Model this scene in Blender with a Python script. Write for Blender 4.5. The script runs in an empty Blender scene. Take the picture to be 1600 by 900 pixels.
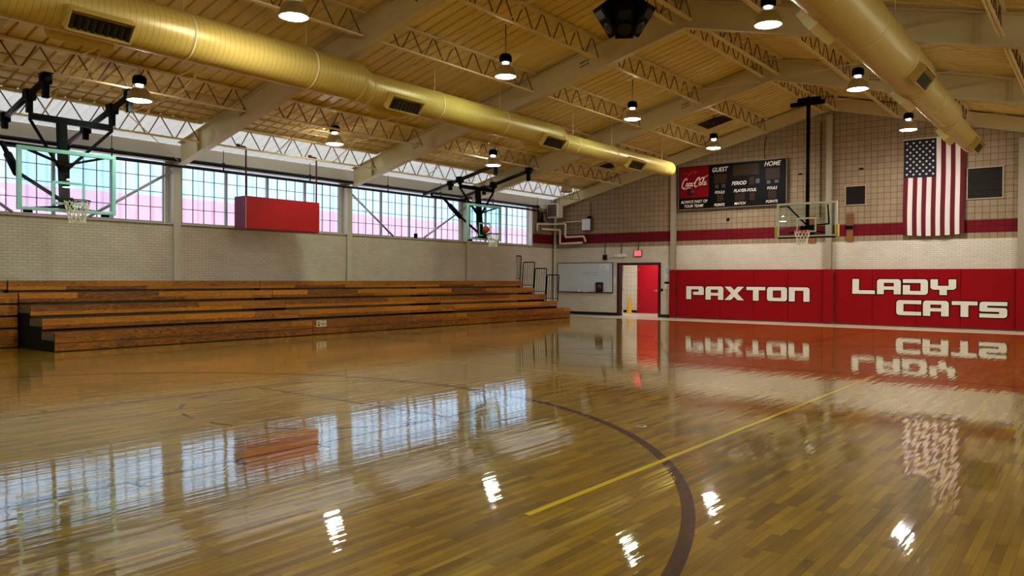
import bpy, bmesh, math, random
from mathutils import Vector, Matrix
random.seed(7)
S = bpy.context.scene
COL = S.collection
PI = math.pi

# ------------------------------------------------------------------ materials
def new_mat(name):
    m = bpy.data.materials.new(name); m.use_nodes = True
    nt = m.node_tree; b = nt.nodes['Principled BSDF']
    return m, nt, b
def N(nt, t, **kw):
    n = nt.nodes.new(t)
    for k, v in kw.items(): setattr(n, k, v)
    return n
def setin(n, **kw):
    for k, v in kw.items(): n.inputs[k.replace('_', ' ')].default_value = v
def rgba(c): return (c[0], c[1], c[2], 1)
def plain(name, c, rough=.5, metal=0., var=.12, scale=6., bump=0., spec=.5, coat=0.):
    m, nt, b = new_mat(name)
    tc = N(nt, 'ShaderNodeTexCoord'); no = N(nt, 'ShaderNodeTexNoise'); no.inputs['Scale'].default_value = scale; no.inputs['Detail'].default_value = 5
    nt.links.new(tc.outputs['Object'], no.inputs['Vector'])
    mx = N(nt, 'ShaderNodeMix', data_type='RGBA')
    mx.inputs['A'].default_value = rgba([x*(1-var) for x in c]); mx.inputs['B'].default_value = rgba([min(1, x*(1+var)) for x in c])
    nt.links.new(no.outputs['Fac'], mx.inputs['Factor']); nt.links.new(mx.outputs['Result'], b.inputs['Base Color'])
    b.inputs['Roughness'].default_value = rough; b.inputs['Metallic'].default_value = metal
    b.inputs['Specular IOR Level'].default_value = spec; b.inputs['Coat Weight'].default_value = coat
    if bump:
        bp = N(nt, 'ShaderNodeBump'); bp.inputs['Strength'].default_value = bump; bp.inputs['Distance'].default_value = .02
        nt.links.new(no.outputs['Fac'], bp.inputs['Height']); nt.links.new(bp.outputs['Normal'], b.inputs['Normal'])
    return m
def emit(name, c, s):
    m, nt, b = new_mat(name)
    b.inputs['Base Color'].default_value = rgba(c); b.inputs['Emission Color'].default_value = rgba(c); b.inputs['Emission Strength'].default_value = s
    return m
def glass(name, tint=(1, 1, 1), fac=.12, rough=.03):
    m, nt, b = new_mat(name); nt.nodes.remove(b)
    out = nt.nodes['Material Output']
    t = N(nt, 'ShaderNodeBsdfTransparent'); t.inputs['Color'].default_value = rgba(tint)
    g = N(nt, 'ShaderNodeBsdfGlossy'); g.inputs['Roughness'].default_value = rough
    fr = N(nt, 'ShaderNodeFresnel'); fr.inputs['IOR'].default_value = 1.45
    mx = N(nt, 'ShaderNodeMixShader')
    if fac is None: nt.links.new(fr.outputs[0], mx.inputs[0])
    else: mx.inputs[0].default_value = fac
    nt.links.new(t.outputs[0], mx.inputs[1]); nt.links.new(g.outputs[0], mx.inputs[2]); nt.links.new(mx.outputs[0], out.inputs['Surface'])
    return m
def axes_vec(nt, a, b):
    """a vector (coord a, coord b, 0) of object space"""
    tc = N(nt, 'ShaderNodeTexCoord'); sp = N(nt, 'ShaderNodeSeparateXYZ'); cb = N(nt, 'ShaderNodeCombineXYZ')
    nt.links.new(tc.outputs['Object'], sp.inputs[0])
    nt.links.new(sp.outputs[a], cb.inputs[0]); nt.links.new(sp.outputs[b], cb.inputs[1])
    return cb.outputs[0], sp
def brick(nt, vec, w, h, mortar, c1, c2, cm, offset=.5, smooth=.2):
    br = N(nt, 'ShaderNodeTexBrick'); br.offset = offset
    nt.links.new(vec, br.inputs['Vector'])
    br.inputs['Scale'].default_value = 1; br.inputs['Brick Width'].default_value = w; br.inputs['Row Height'].default_value = h
    br.inputs['Mortar Size'].default_value = mortar; br.inputs['Mortar Smooth'].default_value = smooth
    br.inputs['Color1'].default_value = rgba(c1); br.inputs['Color2'].default_value = rgba(c2); br.inputs['Mortar'].default_value = rgba(cm)
    return br
def math_n(nt, op, a, b=None, clamp=False):
    n = N(nt, 'ShaderNodeMath', operation=op); n.use_clamp = clamp
    for i, v in enumerate((a, b)):
        if v is None: continue
        if isinstance(v, (int, float)): n.inputs[i].default_value = v
        else: nt.links.new(v, n.inputs[i])
    return n.outputs[0]
def mixc(nt, f, a, b):
    n = N(nt, 'ShaderNodeMix', data_type='RGBA')
    for k, v in (('Factor', f), ('A', a), ('B', b)):
        if isinstance(v, (int, float)): n.inputs[k].default_value = v
        elif isinstance(v, tuple): n.inputs[k].default_value = rgba(v)
        else: nt.links.new(v, n.inputs[k])
    return n.outputs['Result']

CREAM = (.74, .655, .52)
def wall_mat(name, hor):
    """cream brick below, square glazed block above, maroon stripe painted between"""
    m, nt, b = new_mat(name)
    vec, sp = axes_vec(nt, hor, 2)
    k1 = brick(nt, vec, .203, .0677, .0065, (.74, .67, .585), (.69, .62, .535), (.52, .455, .385))
    k2 = brick(nt, vec, .2032, .2032, .006, (.36, .275, .19), (.32, .24, .165), (.085, .052, .03), offset=0.)
    k3 = brick(nt, vec, .2032, .2032, .006, (.185, .006, .016), (.165, .005, .014), (.07, .004, .008), offset=0.)
    z = sp.outputs[2]
    up = math_n(nt, 'GREATER_THAN', z, 2.86)
    st = math_n(nt, 'MULTIPLY', math_n(nt, 'GREATER_THAN', z, 3.04), math_n(nt, 'LESS_THAN', z, 3.44))
    c = mixc(nt, up, k1.outputs['Color'], k2.outputs['Color']); c = mixc(nt, st, c, k3.outputs['Color'])
    no = N(nt, 'ShaderNodeTexNoise'); no.inputs['Scale'].default_value = 1.3; no.inputs['Detail'].default_value = 6
    nt.links.new(vec, no.inputs['Vector'])
    sh = math_n(nt, 'ADD', math_n(nt, 'MULTIPLY', no.outputs['Fac'], .3), .85)
    mul = N(nt, 'ShaderNodeMix', data_type='RGBA', blend_type='MULTIPLY'); mul.inputs['Factor'].default_value = 1
    nt.links.new(c, mul.inputs['A']); nt.links.new(sh, mul.inputs['B'])
    nt.links.new(mul.outputs['Result'], b.inputs['Base Color'])
    hgt = N(nt, 'ShaderNodeMix', data_type='FLOAT'); nt.links.new(up, hgt.inputs[0]); nt.links.new(k1.outputs['Fac'], hgt.inputs[2]); nt.links.new(k2.outputs['Fac'], hgt.inputs[3])
    bp = N(nt, 'ShaderNodeBump'); bp.invert = True; bp.inputs['Strength'].default_value = .6; bp.inputs['Distance'].default_value = .006
    nt.links.new(hgt.outputs[0], bp.inputs['Height']); nt.links.new(bp.outputs['Normal'], b.inputs['Normal'])
    b.inputs['Roughness'].default_value = .55; b.inputs['Specular IOR Level'].default_value = .25
    return m
M_WALL_X = wall_mat('brick_block_end', 0)
M_WALL_Y = wall_mat('brick_block_side', 1)

def floor_mat(name, c1, c2, seam):
    m, nt, b = new_mat(name)
    vec, sp = axes_vec(nt, 1, 0)
    br = brick(nt, vec, .48, .0572, .0009, c1, c2, seam, offset=.37)
    br.offset_frequency = 3
    br2 = brick(nt, vec, .98, .0572, .0009, (.35, .35, .35), (.65, .65, .65), (.5, .5, .5), offset=.61)
    mp = N(nt, 'ShaderNodeMapping'); mp.inputs['Scale'].default_value = (2.2, 28, 1); nt.links.new(vec, mp.inputs['Vector'])
    gr = N(nt, 'ShaderNodeTexNoise'); gr.inputs['Scale'].default_value = 1; gr.inputs['Detail'].default_value = 4; nt.links.new(mp.outputs[0], gr.inputs['Vector'])
    ov = N(nt, 'ShaderNodeMix', data_type='RGBA', blend_type='OVERLAY'); ov.inputs['Factor'].default_value = .55
    nt.links.new(br.outputs['Color'], ov.inputs['A']); nt.links.new(br2.outputs['Color'], ov.inputs['B'])
    ov2 = N(nt, 'ShaderNodeMix', data_type='RGBA', blend_type='OVERLAY'); ov2.inputs['Factor'].default_value = .35
    nt.links.new(ov.outputs['Result'], ov2.inputs['A']); nt.links.new(gr.outputs['Fac'], ov2.inputs['B'])
    nt.links.new(ov2.outputs['Result'], b.inputs['Base Color'])
    # cupped, slightly wavy varnish: long boards make the reflections break into ripples
    mp2 = N(nt, 'ShaderNodeMapping'); mp2.inputs['Scale'].default_value = (.7, 13.0, 1); nt.links.new(vec, mp2.inputs['Vector'])
    w1 = N(nt, 'ShaderNodeTexNoise'); w1.inputs['Scale'].default_value = 1; w1.inputs['Detail'].default_value = 2; nt.links.new(mp2.outputs[0], w1.inputs['Vector'])
    w2 = N(nt, 'ShaderNodeTexNoise'); w2.inputs['Scale'].default_value = 2.2; w2.inputs['Detail'].default_value = 2; nt.links.new(vec, w2.inputs['Vector'])
    h = math_n(nt, 'ADD', math_n(nt, 'MULTIPLY', w1.outputs['Fac'], .85), math_n(nt, 'MULTIPLY', w2.outputs['Fac'], .5))
    bp = N(nt, 'ShaderNodeBump'); bp.inputs['Strength'].default_value = 1.; bp.inputs['Distance'].default_value = .0019
    nt.links.new(h, bp.inputs['Height'])
    nt.links.new(bp.outputs['Normal'], b.inputs['Coat Normal']); nt.links.new(bp.outputs['Normal'], b.inputs['Normal'])
    b.inputs['Roughness'].default_value = .40; b.inputs['Specular IOR Level'].default_value = .12
    b.inputs['Coat Weight'].default_value = 1.; b.inputs['Coat Roughness'].default_value = .03; b.inputs['Coat IOR'].default_value = 1.62
    return m
M_FLOOR = floor_mat('maple_floor', (.43, .235, .0025), (.24, .12, .001), (.04, .018, .001))
M_LINE = floor_mat('maroon_court_line', (.07, .012, .010), (.055, .010, .009), (.03, .008, .006))
M_YLINE = floor_mat('yellow_court_line', (.95, .66, .03), (.90, .60, .025), (.6, .40, .02))
M_APRON = plain('apron_vinyl', (.60, .50, .38), .35, var=.06)

def wood_mat(name, c1, c2, hor=1, coat=.35):
    m, nt, b = new_mat(name)
    tc = N(nt, 'ShaderNodeTexCoord'); sp = N(nt, 'ShaderNodeSeparateXYZ'); nt.links.new(tc.outputs['Object'], sp.inputs[0])
    cb = N(nt, 'ShaderNodeCombineXYZ'); nt.links.new(sp.outputs[hor], cb.inputs[0]); nt.links.new(sp.outputs[2], cb.inputs[1]); nt.links.new(sp.outputs[1-hor], cb.inputs[2])
    br = brick(nt, cb.outputs[0], 1.9, .26, .0, (.0, .0, .0), (1., 1., 1.), (.3, .3, .3), offset=.37)
    mp = N(nt, 'ShaderNodeMapping'); mp.inputs['Scale'].default_value = (.9, 6, 2); nt.links.new(cb.outputs[0], mp.inputs['Vector'])
    no = N(nt, 'ShaderNodeTexNoise'); no.inputs['Scale'].default_value = 1.3; no.inputs['Detail'].default_value = 3; no.inputs['Distortion'].default_value = .6; nt.links.new(mp.outputs[0], no.inputs['Vector'])
    fr = math_n(nt, 'FRACT', math_n(nt, 'MULTIPLY', no.outputs['Fac'], 11.))
    f = math_n(nt, 'ADD', math_n(nt, 'MULTIPLY', br.outputs['Color'], .62), math_n(nt, 'MULTIPLY', fr, .46), True)
    nt.links.new(mixc(nt, f, c1, c2), b.inputs['Base Color'])
    b.inputs['Roughness'].default_value = .4; b.inputs['Coat Weight'].default_value = coat; b.inputs['Coat Roughness'].default_value = .15
    return m
M_BWOOD = wood_mat('bleacher_pine', (.045, .008, .002), (.70, .275, .014))
M_PLANK = wood_mat('brace_plank', (.16, .06, .02), (.34, .15, .05), hor=2, coat=0)
M_SEATTOP = plain('bleacher_top', (.30, .13, .035), .22, var=.15, coat=.6)
M_FOOT = plain('grey_footboard', (.17, .17, .13), .35)
M_VOID = plain('bleacher_void_black', (.006, .006, .007), .7)  # black colour stands in for the shade in the hollow under the rows

M_DECK = plain('cream_deck_paint', (.77, .61, .27), .5, var=.07, scale=1.2)
def eave_mat():
    m, nt, b = new_mat('translucent_eave_panel'); out = nt.nodes['Material Output']
    b.inputs['Base Color'].default_value = (.84, .81, .76, 1); b.inputs['Roughness'].default_value = .5
    t = N(nt, 'ShaderNodeBsdfTranslucent'); t.inputs['Color'].default_value = (.92, .91, .90, 1)
    mx = N(nt, 'ShaderNodeMixShader'); mx.inputs[0].default_value = .13
    nt.links.new(b.outputs[0], mx.inputs[1]); nt.links.new(t.outputs[0], mx.inputs[2]); nt.links.new(mx.outputs[0], out.inputs['Surface'])
    return m
M_EAVE = eave_mat()
M_STEEL = plain('cream_steel_paint', (.60, .52, .31), .45, var=.06, scale=2.)
M_JOIST = plain('cream_joist_paint', (.72, .59, .32), .5, var=.08, scale=3.)
M_WEB = plain('joist_web_rod', (.16, .10, .05), .6, var=.1)
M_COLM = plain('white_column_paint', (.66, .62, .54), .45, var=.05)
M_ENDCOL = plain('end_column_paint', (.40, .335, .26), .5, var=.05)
M_BOLT = plain('bolt_heads', (.10, .08, .05), .5)
M_BLACK = plain('black_paint', (.004, .004, .0045), .6, var=.2, spec=.12)
M_BLACKM = plain('black_metal', (.010, .010, .011), .35, spec=.4)
M_DARK = plain('dark_opening', (.016, .012, .009), .7)
M_WHITE = plain('white_paint', (.82, .80, .76), .4, var=.04)
M_LETTER = plain('cream_white_letter', (.86, .80, .74), .45, var=.04, scale=30)
M_PAD = plain('red_vinyl_pad', (.32, .0015, .009), .5, var=.1, scale=3., spec=.25)
M_PADEDGE = plain('pad_seam_dark', (.09, .003, .006), .6)
M_DOORRED = plain('red_door_paint', (.52, .008, .030), .38, var=.05)
M_MAROON = plain('maroon_frame_paint', (.06, .008, .012), .45)
M_ALU = plain('spun_aluminium', (.62, .62, .58), .28, metal=.9, var=.08)
M_GALV = plain('galvanised_bracket', (.55, .56, .58), .35, metal=.6)
M_PIPEW = plain('painted_pipe_white', (.72, .66, .55), .4, var=.06)
M_GLASS = glass('window_glass', (.95, .97, 1.), .02)
M_BBGLASS = glass('backboard_glass', (.80, .93, .95), .06, .01)
M_BBFRAME = plain('backboard_frame_green', (.32, .64, .57), .35, metal=.2, var=.05)
M_BBFRAME2 = plain('backboard_frame_grey', (.62, .64, .56), .35, metal=.2, var=.05)
M_NET = plain('white_net', (.80, .80, .68), .7)
M_RIMB = plain('black_rim', (.02, .012, .012), .35)
M_RIMR = plain('orange_rim', (.45, .05, .03), .35)
M_BALL = plain('orange_ball', (.40, .06, .015), .6, scale=60, bump=.2)
M_SCORE = plain('scoreboard_black', (.004, .0035, .0035), .5, var=.1, spec=.15)
M_DIGIT = plain('unlit_digit_panel', (.040, .023, .011), .45, var=.1, spec=.15)
M_DIGITF = plain('unlit_digit_frame', (.045, .035, .028), .4)
M_SODA = plain('scoreboard_red_panel', (.20, .003, .007), .5, var=.1, spec=.2)
M_SODAD = plain('scoreboard_dark_disc', (.05, .004, .006), .4)
M_BOXRED = plain('red_box_front', (.47, .006, .008), .4, var=.18, scale=1.4)
M_ROD = plain('dark_red_rod', (.12, .008, .014), .45)
M_BOXEDGE = plain('red_box_trim', (.62, .30, .26), .45)
M_WB = plain('whiteboard_face', (.62, .66, .72), .25, var=.03)
M_PAPER = plain('paper_sheet', (.72, .76, .84), .6, var=.05)
M_INKB = plain('blue_ink', (.22, .26, .42), .6)
M_BASE = plain('dark_rubber_base', (.014, .014, .016), .5)
M_FLAGR = plain('flag_red', (.13, .003, .013), .75, var=.1)
M_FLAGW = plain('flag_white', (.74, .66, .64), .75, var=.05)
M_FLAGB = plain('flag_navy', (.006, .008, .018), .75)
M_CONE = plain('yellow_plastic', (.85, .52, .015), .4)
M_EXIT = emit('red_sign_face', (.85, .10, .12), .9)
M_TAN = plain('tan_grille_frame', (.48, .38, .26), .5)
M_CYL = plain('bumper_pad_yellow', (.52, .46, .10), .5)
M_CONC = plain('outside_concrete', (.62, .61, .60), .9, scale=.5)
def purple_ply():
    m, nt, b = new_mat('stained_plywood_side')
    tc = N(nt, 'ShaderNodeTexCoord'); mp = N(nt, 'ShaderNodeMapping'); mp.inputs['Scale'].default_value = (9, 9, 1.6); nt.links.new(tc.outputs['Object'], mp.inputs[0])
    no = N(nt, 'ShaderNodeTexNoise'); no.inputs['Scale'].default_value = 1.4; no.inputs['Distortion'].default_value = 1.5; nt.links.new(mp.outputs[0], no.inputs[0])
    fr = math_n(nt, 'FRACT', math_n(nt, 'MULTIPLY', no.outputs['Fac'], 8.))
    nt.links.new(mixc(nt, fr, (.13, .010, .04), (.30, .05, .12)), b.inputs['Base Color']); b.inputs['Roughness'].default_value = .5
    return m
M_PLY = purple_ply()
def duct_mat():
    m, nt, b = new_mat('cream_spiral_duct')
    tc = N(nt, 'ShaderNodeTexCoord'); sp = N(nt, 'ShaderNodeSeparateXYZ'); nt.links.new(tc.outputs['Object'], sp.inputs[0])
    s = math_n(nt, 'FRACT', math_n(nt, 'MULTIPLY', sp.outputs[1], 10.5))
    seam = math_n(nt, 'LESS_THAN', s, .09)
    nt.links.new(mixc(nt, seam, (.60, .455, .125), (.39, .28, .07)), b.inputs['Base Color'])
    bp = N(nt, 'ShaderNodeBump'); bp.inputs['Strength'].default_value = .55; bp.inputs['Distance'].default_value = .008
    nt.links.new(seam, bp.inputs['Height']); nt.links.new(bp.outputs['Normal'], b.inputs['Normal'])
    b.inputs['Roughness'].default_value = .38; b.inputs['Metallic'].default_value = .1; b.inputs['Specular IOR Level'].default_value = .6
    return m
M_DUCT = duct_mat()
M_DUCTP = plain('cream_duct_sheet', (.58, .44, .14), .35, var=.05)
def facade_mat():
    m, nt, b = new_mat('ribbed_metal_siding')
    tc = N(nt, 'ShaderNodeTexCoord'); sp = N(nt, 'ShaderNodeSeparateXYZ'); nt.links.new(tc.outputs['Object'], sp.inputs[0])
    f = math_n(nt, 'FRACT', math_n(nt, 'MULTIPLY', sp.outputs[1], 1.6))
    rib = math_n(nt, 'LESS_THAN', f, .16)
    up = mixc(nt, rib, (.33, .45, .56), (.24, .36, .49)); lo = mixc(nt, rib, (.46, .265, .34), (.37, .205, .28))
    lv = math_n(nt, 'GREATER_THAN', sp.outputs[2], 4.66)
    nt.links.new(mixc(nt, lv, lo, up), b.inputs['Base Color']); b.inputs['Roughness'].default_value = .7
    return m
M_FACADE = facade_mat()
def tile_mat():
    m, nt, b = new_mat('corridor_tile')
    vec, sp = axes_vec(nt, 0, 2)
    br = brick(nt, vec, .2032, .2032, .006, (.86, .80, .66), (.82, .76, .62), (.55, .48, .36), offset=0)
    nt.links.new(br.outputs['Color'], b.inputs['Base Color']); b.inputs['Roughness'].default_value = .35
    return m
M_TILE = tile_mat()
M_LENS = emit('lamp_lens', (1., .97, .92), 100.)
M_NECK = emit('lamp_neck_glow', (1., .96, .82), 230.)
M_LENSG = emit('lamp_lens_green', (.78, 1., .80), 60.)
M_LENSB = emit('lamp_lens_bright', (1., .97, .92), 220.)
M_LENSOFF = plain('unlit_lens', (.20, .15, .10), .3)

# ------------------------------------------------------------------ mesh builder
class MB:
    def __init__(s): s.v = []; s.f = []; s.mi = []; s.m = 0; s.sm = []; s.smooth = False
    def mat(s, i): s.m = i; return s
    def add(s, vs, fs):
        o = len(s.v); s.v += [tuple(v) for v in vs]
        for f in fs: s.f.append(tuple(o+i for i in f)); s.mi.append(s.m); s.sm.append(s.smooth)
        return s
    def box(s, x0, y0, z0, x1, y1, z1):
        v = [(x, y, z) for x in (x0, x1) for y in (y0, y1) for z in (z0, z1)]
        return s.add(v, [(0, 1, 3, 2), (4, 6, 7, 5), (0, 4, 5, 1), (2, 3, 7, 6), (0, 2, 6, 4), (1, 5, 7, 3)])
    def bar(s, a, b, w, h=None, up=(0, 0, 1)):
        """rectangular bar from a to b"""
        h = h or w; a = Vector(a); b = Vector(b); d = (b-a).normalized(); up = Vector(up)
        if abs(d.dot(up)) > .98: up = Vector((1, 0, 0))
        sd = d.cross(up).normalized(); u = sd.cross(d)
        c = [sd*(i*w/2)+u*(j*h/2) for i, j in ((-1, -1), (1, -1), (1, 1), (-1, 1))]
        return s.add([a+k for k in c]+[b+k for k in c], [(3, 2, 1, 0), (4, 5, 6, 7)]+[(i, (i+1) % 4, (i+1) % 4+4, i+4) for i in range(4)])
    def tube(s, pts, r, n=8, cap=True):
        pts = [Vector(p) for p in pts]; rs = r if isinstance(r, (list, tuple)) else [r]*len(pts)
        vs = []; fs = []; ref = None
        for i, p in enumerate(pts):
            d = ((pts[min(i+1, len(pts)-1)]-p).normalized() + (p-pts[max(i-1, 0)]).normalized())
            d = d.normalized() if d.length > 1e-6 else (pts[1]-pts[0]).normalized()
            if ref is None: ref = Vector((0, 0, 1)) if abs(d.z) < .9 else Vector((1, 0, 0))
            sd = d.cross(ref).normalized(); u = sd.cross(d).normalized(); ref = u
            k = 1.
            if 0 < i < len(pts)-1:
                cc = d.dot((pts[i+1]-p).normalized()); k = 1/max(cc, .5)
            for j in range(n):
                a = 2*PI*j/n; vs.append(p+(sd*math.cos(a)+u*math.sin(a))*rs[i]*(1 if k == 1 else min(k, 1.3)))
        for i in range(len(pts)-1):
            for j in range(n): fs.append((i*n+j, i*n+(j+1) % n, (i+1)*n+(j+1) % n, (i+1)*n+j))
        if cap: fs += [tuple(reversed(range(n))), tuple((len(pts)-1)*n+j for j in range(n))]
        o = s.smooth; s.smooth = n > 5; s.add(vs, fs); s.smooth = o; return s
    def lathe(s, prof, c=(0, 0, 0), n=20, axis='z'):
        vs = []; fs = []
        for r, h in prof:
            for j in range(n):
                a = 2*PI*j/n; x, y = r*math.cos(a), r*math.sin(a)
                p = (x, y, h) if axis == 'z' else ((h, x, y) if axis == 'x' else (y, h, x))
                vs.append((c[0]+p[0], c[1]+p[1], c[2]+p[2]))
        for i in range(len(prof)-1):
            for j in range(n): fs.append((i*n+j, i*n+(j+1) % n, (i+1)*n+(j+1) % n, (i+1)*n+j))
        o = s.smooth; s.smooth = True; s.add(vs, fs); s.smooth = o; return s
    def sphere(s, c, r, n=14, m=8):
        return s.lathe([(max(r*math.sin(PI*i/m), 1e-4), -r*math.cos(PI*i/m)) for i in range(m+1)], c, n)
    def prism(s, poly, axis, a, b):
        """poly in the two other axes, extruded along axis from a to b"""
        def P(u, v, w): return {'x': (w, u, v), 'y': (u, w, v), 'z': (u, v, w)}[axis]
        n = len(poly); vs = [P(u, v, a) for u, v in poly]+[P(u, v, b) for u, v in poly]
        return s.add(vs, [tuple(reversed(range(n))), tuple(range(n, 2*n))]+[(i, (i+1) % n, (i+1) % n+n, i+n) for i in range(n)])
    def flat(s, poly, axis, w):
        def P(u, v): return {'x': (w, u, v), 'y': (u, w, v), 'z': (u, v, w)}[axis]
        return s.add([P(u, v) for u, v in poly], [tuple(range(len(poly)))])
    def build(s, name, mats, parent=None, loc=None, bevel=0, fixn=True):
        me = bpy.data.meshes.new(name); me.from_pydata(s.v, [], s.f)
        for m in (mats if isinstance(mats, (list, tuple)) else [mats]): me.materials.append(m)
        me.polygons.foreach_set('material_index', s.mi); me.polygons.foreach_set('use_smooth', s.sm)
        if fixn:
            bm = bmesh.new(); bm.from_mesh(me); bmesh.ops.recalc_face_normals(bm, faces=bm.faces); bm.to_mesh(me); bm.free()
        me.update()
        o = bpy.data.objects.new(name, me); COL.objects.link(o)
        if loc: o.location = loc
        if parent: o.parent = parent
        if bevel:
            md = o.modifiers.new('bevel', 'BEVEL'); md.width = bevel; md.segments = 2; md.limit_method = 'ANGLE'
        return o
def tag(o, label=None, cat=None, group=None, kind='thing'):
    if label: o['label'] = label
    if cat: o['category'] = cat
    if group: o['group'] = group
    if kind: o['kind'] = kind
    return o
def thing(name, label, cat, loc=(0, 0, 0), group=None):
    o = bpy.data.objects.new(name, None); COL.objects.link(o); o.location = loc; o.empty_display_size = .2
    return tag(o, label, cat, group)
def struct(o): o['kind'] = 'structure'; return o
def copy_tree(o, parent=None):
    c = o.copy(); COL.objects.link(c); c.parent = parent
    for ch in list(o.children): copy_tree(ch, c)
    return c
ORD = ['first', 'second', 'third', 'fourth', 'fifth', 'sixth', 'seventh']

# ------------------------------------------------------------------ measures
L = 28.1; BAY = 5.82; W = 23.36; RX = 11.68; Y0 = -7.0
FY = [L-BAY*i for i in range(5)]            # frame lines: 28.1 22.28 16.46 10.64 4.82
def deck_z(x): return 5.03+.25*(x if x <= RX else W-x)
def raft_z(x): return 4.40+.2485*(x if x <= RX else W-x)

# ------------------------------------------------------------------ floor
X3 = 11.84                                   # court centre line
b = MB(); b.box(-.3, Y0, -.12, W, 26.1, 0)
def ribbon(mb, pts, w, z, closed=False):
    vs = []; n = len(pts)
    for i, p in enumerate(pts):
        a = pts[(i-1) % n] if (closed or i > 0) else p; c = pts[(i+1) % n] if (closed or i < n-1) else p
        d = Vector((c[0]-a[0], c[1]-a[1])).normalized(); nn = Vector((-d.y, d.x))
        vs += [(p[0]+nn.x*w/2, p[1]+nn.y*w/2, z), (p[0]-nn.x*w/2, p[1]-nn.y*w/2, z)]
    m = n if closed else n-1
    mb.add(vs, [(2*i, 2*i+1, (2*i+3) % (2*n), (2*i+2) % (2*n)) for i in range(m)])
def arc(cx, cy, r, a0, a1, n=64): return [(cx+r*math.cos(math.radians(a0+(a1-a0)*i/n)), cy+r*math.sin(math.radians(a0+(a1-a0)*i/n))) for i in range(n+1)]
ZL = .0012
b.mat(1)
for yb, sg in ((2.1, 1), (24.1, -1)):
    base = yb-sg*1.6
    ribbon(b, [(X3-6.02, base)]+[(X3-6.02, yb)]+list(reversed(arc(X3, yb, 6.02, 0, 180*sg, 96)))[1:-1]+[(X3+6.02, yb), (X3+6.02, base)] if sg > 0 else
           [(X3-6.02, base), (X3-6.02, yb)]+list(reversed(arc(X3, yb, 6.02, 0, -180, 96)))[1:-1]+[(X3+6.02, yb), (X3+6.02, base)], .09 if sg > 0 else .05, ZL)
    ft = yb+sg*4.19
    for sx in (-1, 1):
        ribbon(b, [(X3+sx*1.83, base), (X3+sx*1.83, ft)], .04, ZL)
        for d in (1.75, 2.6, 3.45):
            ribbon(b, [(X3+sx*1.83, base+sg*(.55+d)), (X3+sx*2.03, base+sg*(.55+d))], .05, ZL+.0002)
    ribbon(b, [(X3-1.83, ft), (X3+1.83, ft)], .045, ZL+.0002)
    ribbon(b, arc(X3, ft, 1.83, 0, 180*sg, 48), .04, ZL+.0004)
    for k in range(8):
        a = -sg*(8+k*22.5); ribbon(b, arc(X3, ft, 1.83, a, a-sg*11, 6), .04, ZL+.0004)
ribbon(b, arc(X3, 13.3, 1.83, 0, 360, 72)[:-1], .05, ZL, True); ribbon(b, arc(X3, 13.3, .62, 0, 360, 40)[:-1], .05, ZL, True)
ribbon(b, [(4.2, 13.3), (19.5, 13.3)], .05, ZL+.0002)
for x in (4.2, 19.5): ribbon(b, [(x, .5), (x, 25.85)], .05, ZL+.0003)
for y in (.5, 25.85): ribbon(b, [(4.2, y), (19.5, y)], .05, ZL)
b.mat(2)
ribbon(b, [(16.47, 4.0), (16.47, 13.3)], .05, ZL+.0008)
ribbon(b, [(9.4, 10.42), (16.47, 10.42)], .035, ZL+.0006)
struct(b.build('floor', [M_FLOOR, M_LINE, M_YLINE], fixn=False))
b = MB(); b.box(-.3, 26.1, -.12, W, L+.0, .0); struct(b.build('trim_1', M_APRON))

# ------------------------------------------------------------------ left wall
WIN = []
for i in range(len(FY)-1): WIN.append((FY[i+1]+.23, FY[i]-.23))
WIN[0] = (WIN[0][0], 26.41)
WIN += [(-.77, 4.59), (-6.6, -1.23)]
b = MB(); b.box(-.3, Y0, -.1, 0, L, 2.9)
b.box(-.3, 26.46, 2.9, 0, L, 4.56)
struct(b.build('wall_left', M_WALL_Y))
WINR = WIN[1:]+[(22.51, 27.87)]  # right-hand windows, out of view, added so daylight fills the hall
b = MB(); b.box(-.30, Y0, 2.9, .025, 26.46, 2.935); struct(b.build('trim_2', M_COLM))
b = MB(); b.box(-.3, Y0, 4.56, -.04, L, 5.0)
for yc in (FY[1:]+[-1.0]): b.box(-.3, yc-.2, 2.936, -.19, yc+.2, 4.559)
b.box(-.3, Y0, 2.936, -.14, -6.65, 4.559); b.box(-.29, 26.40, 2.936, .02, 26.459, 4.559)
struct(b.build('trim_3', M_COLM))
wn = 0
M_MULL = plain('window_mullion', (.42, .44, .46), .45); M_MUNT = plain('window_muntin', (.10, .12, .16), .5)
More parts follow.
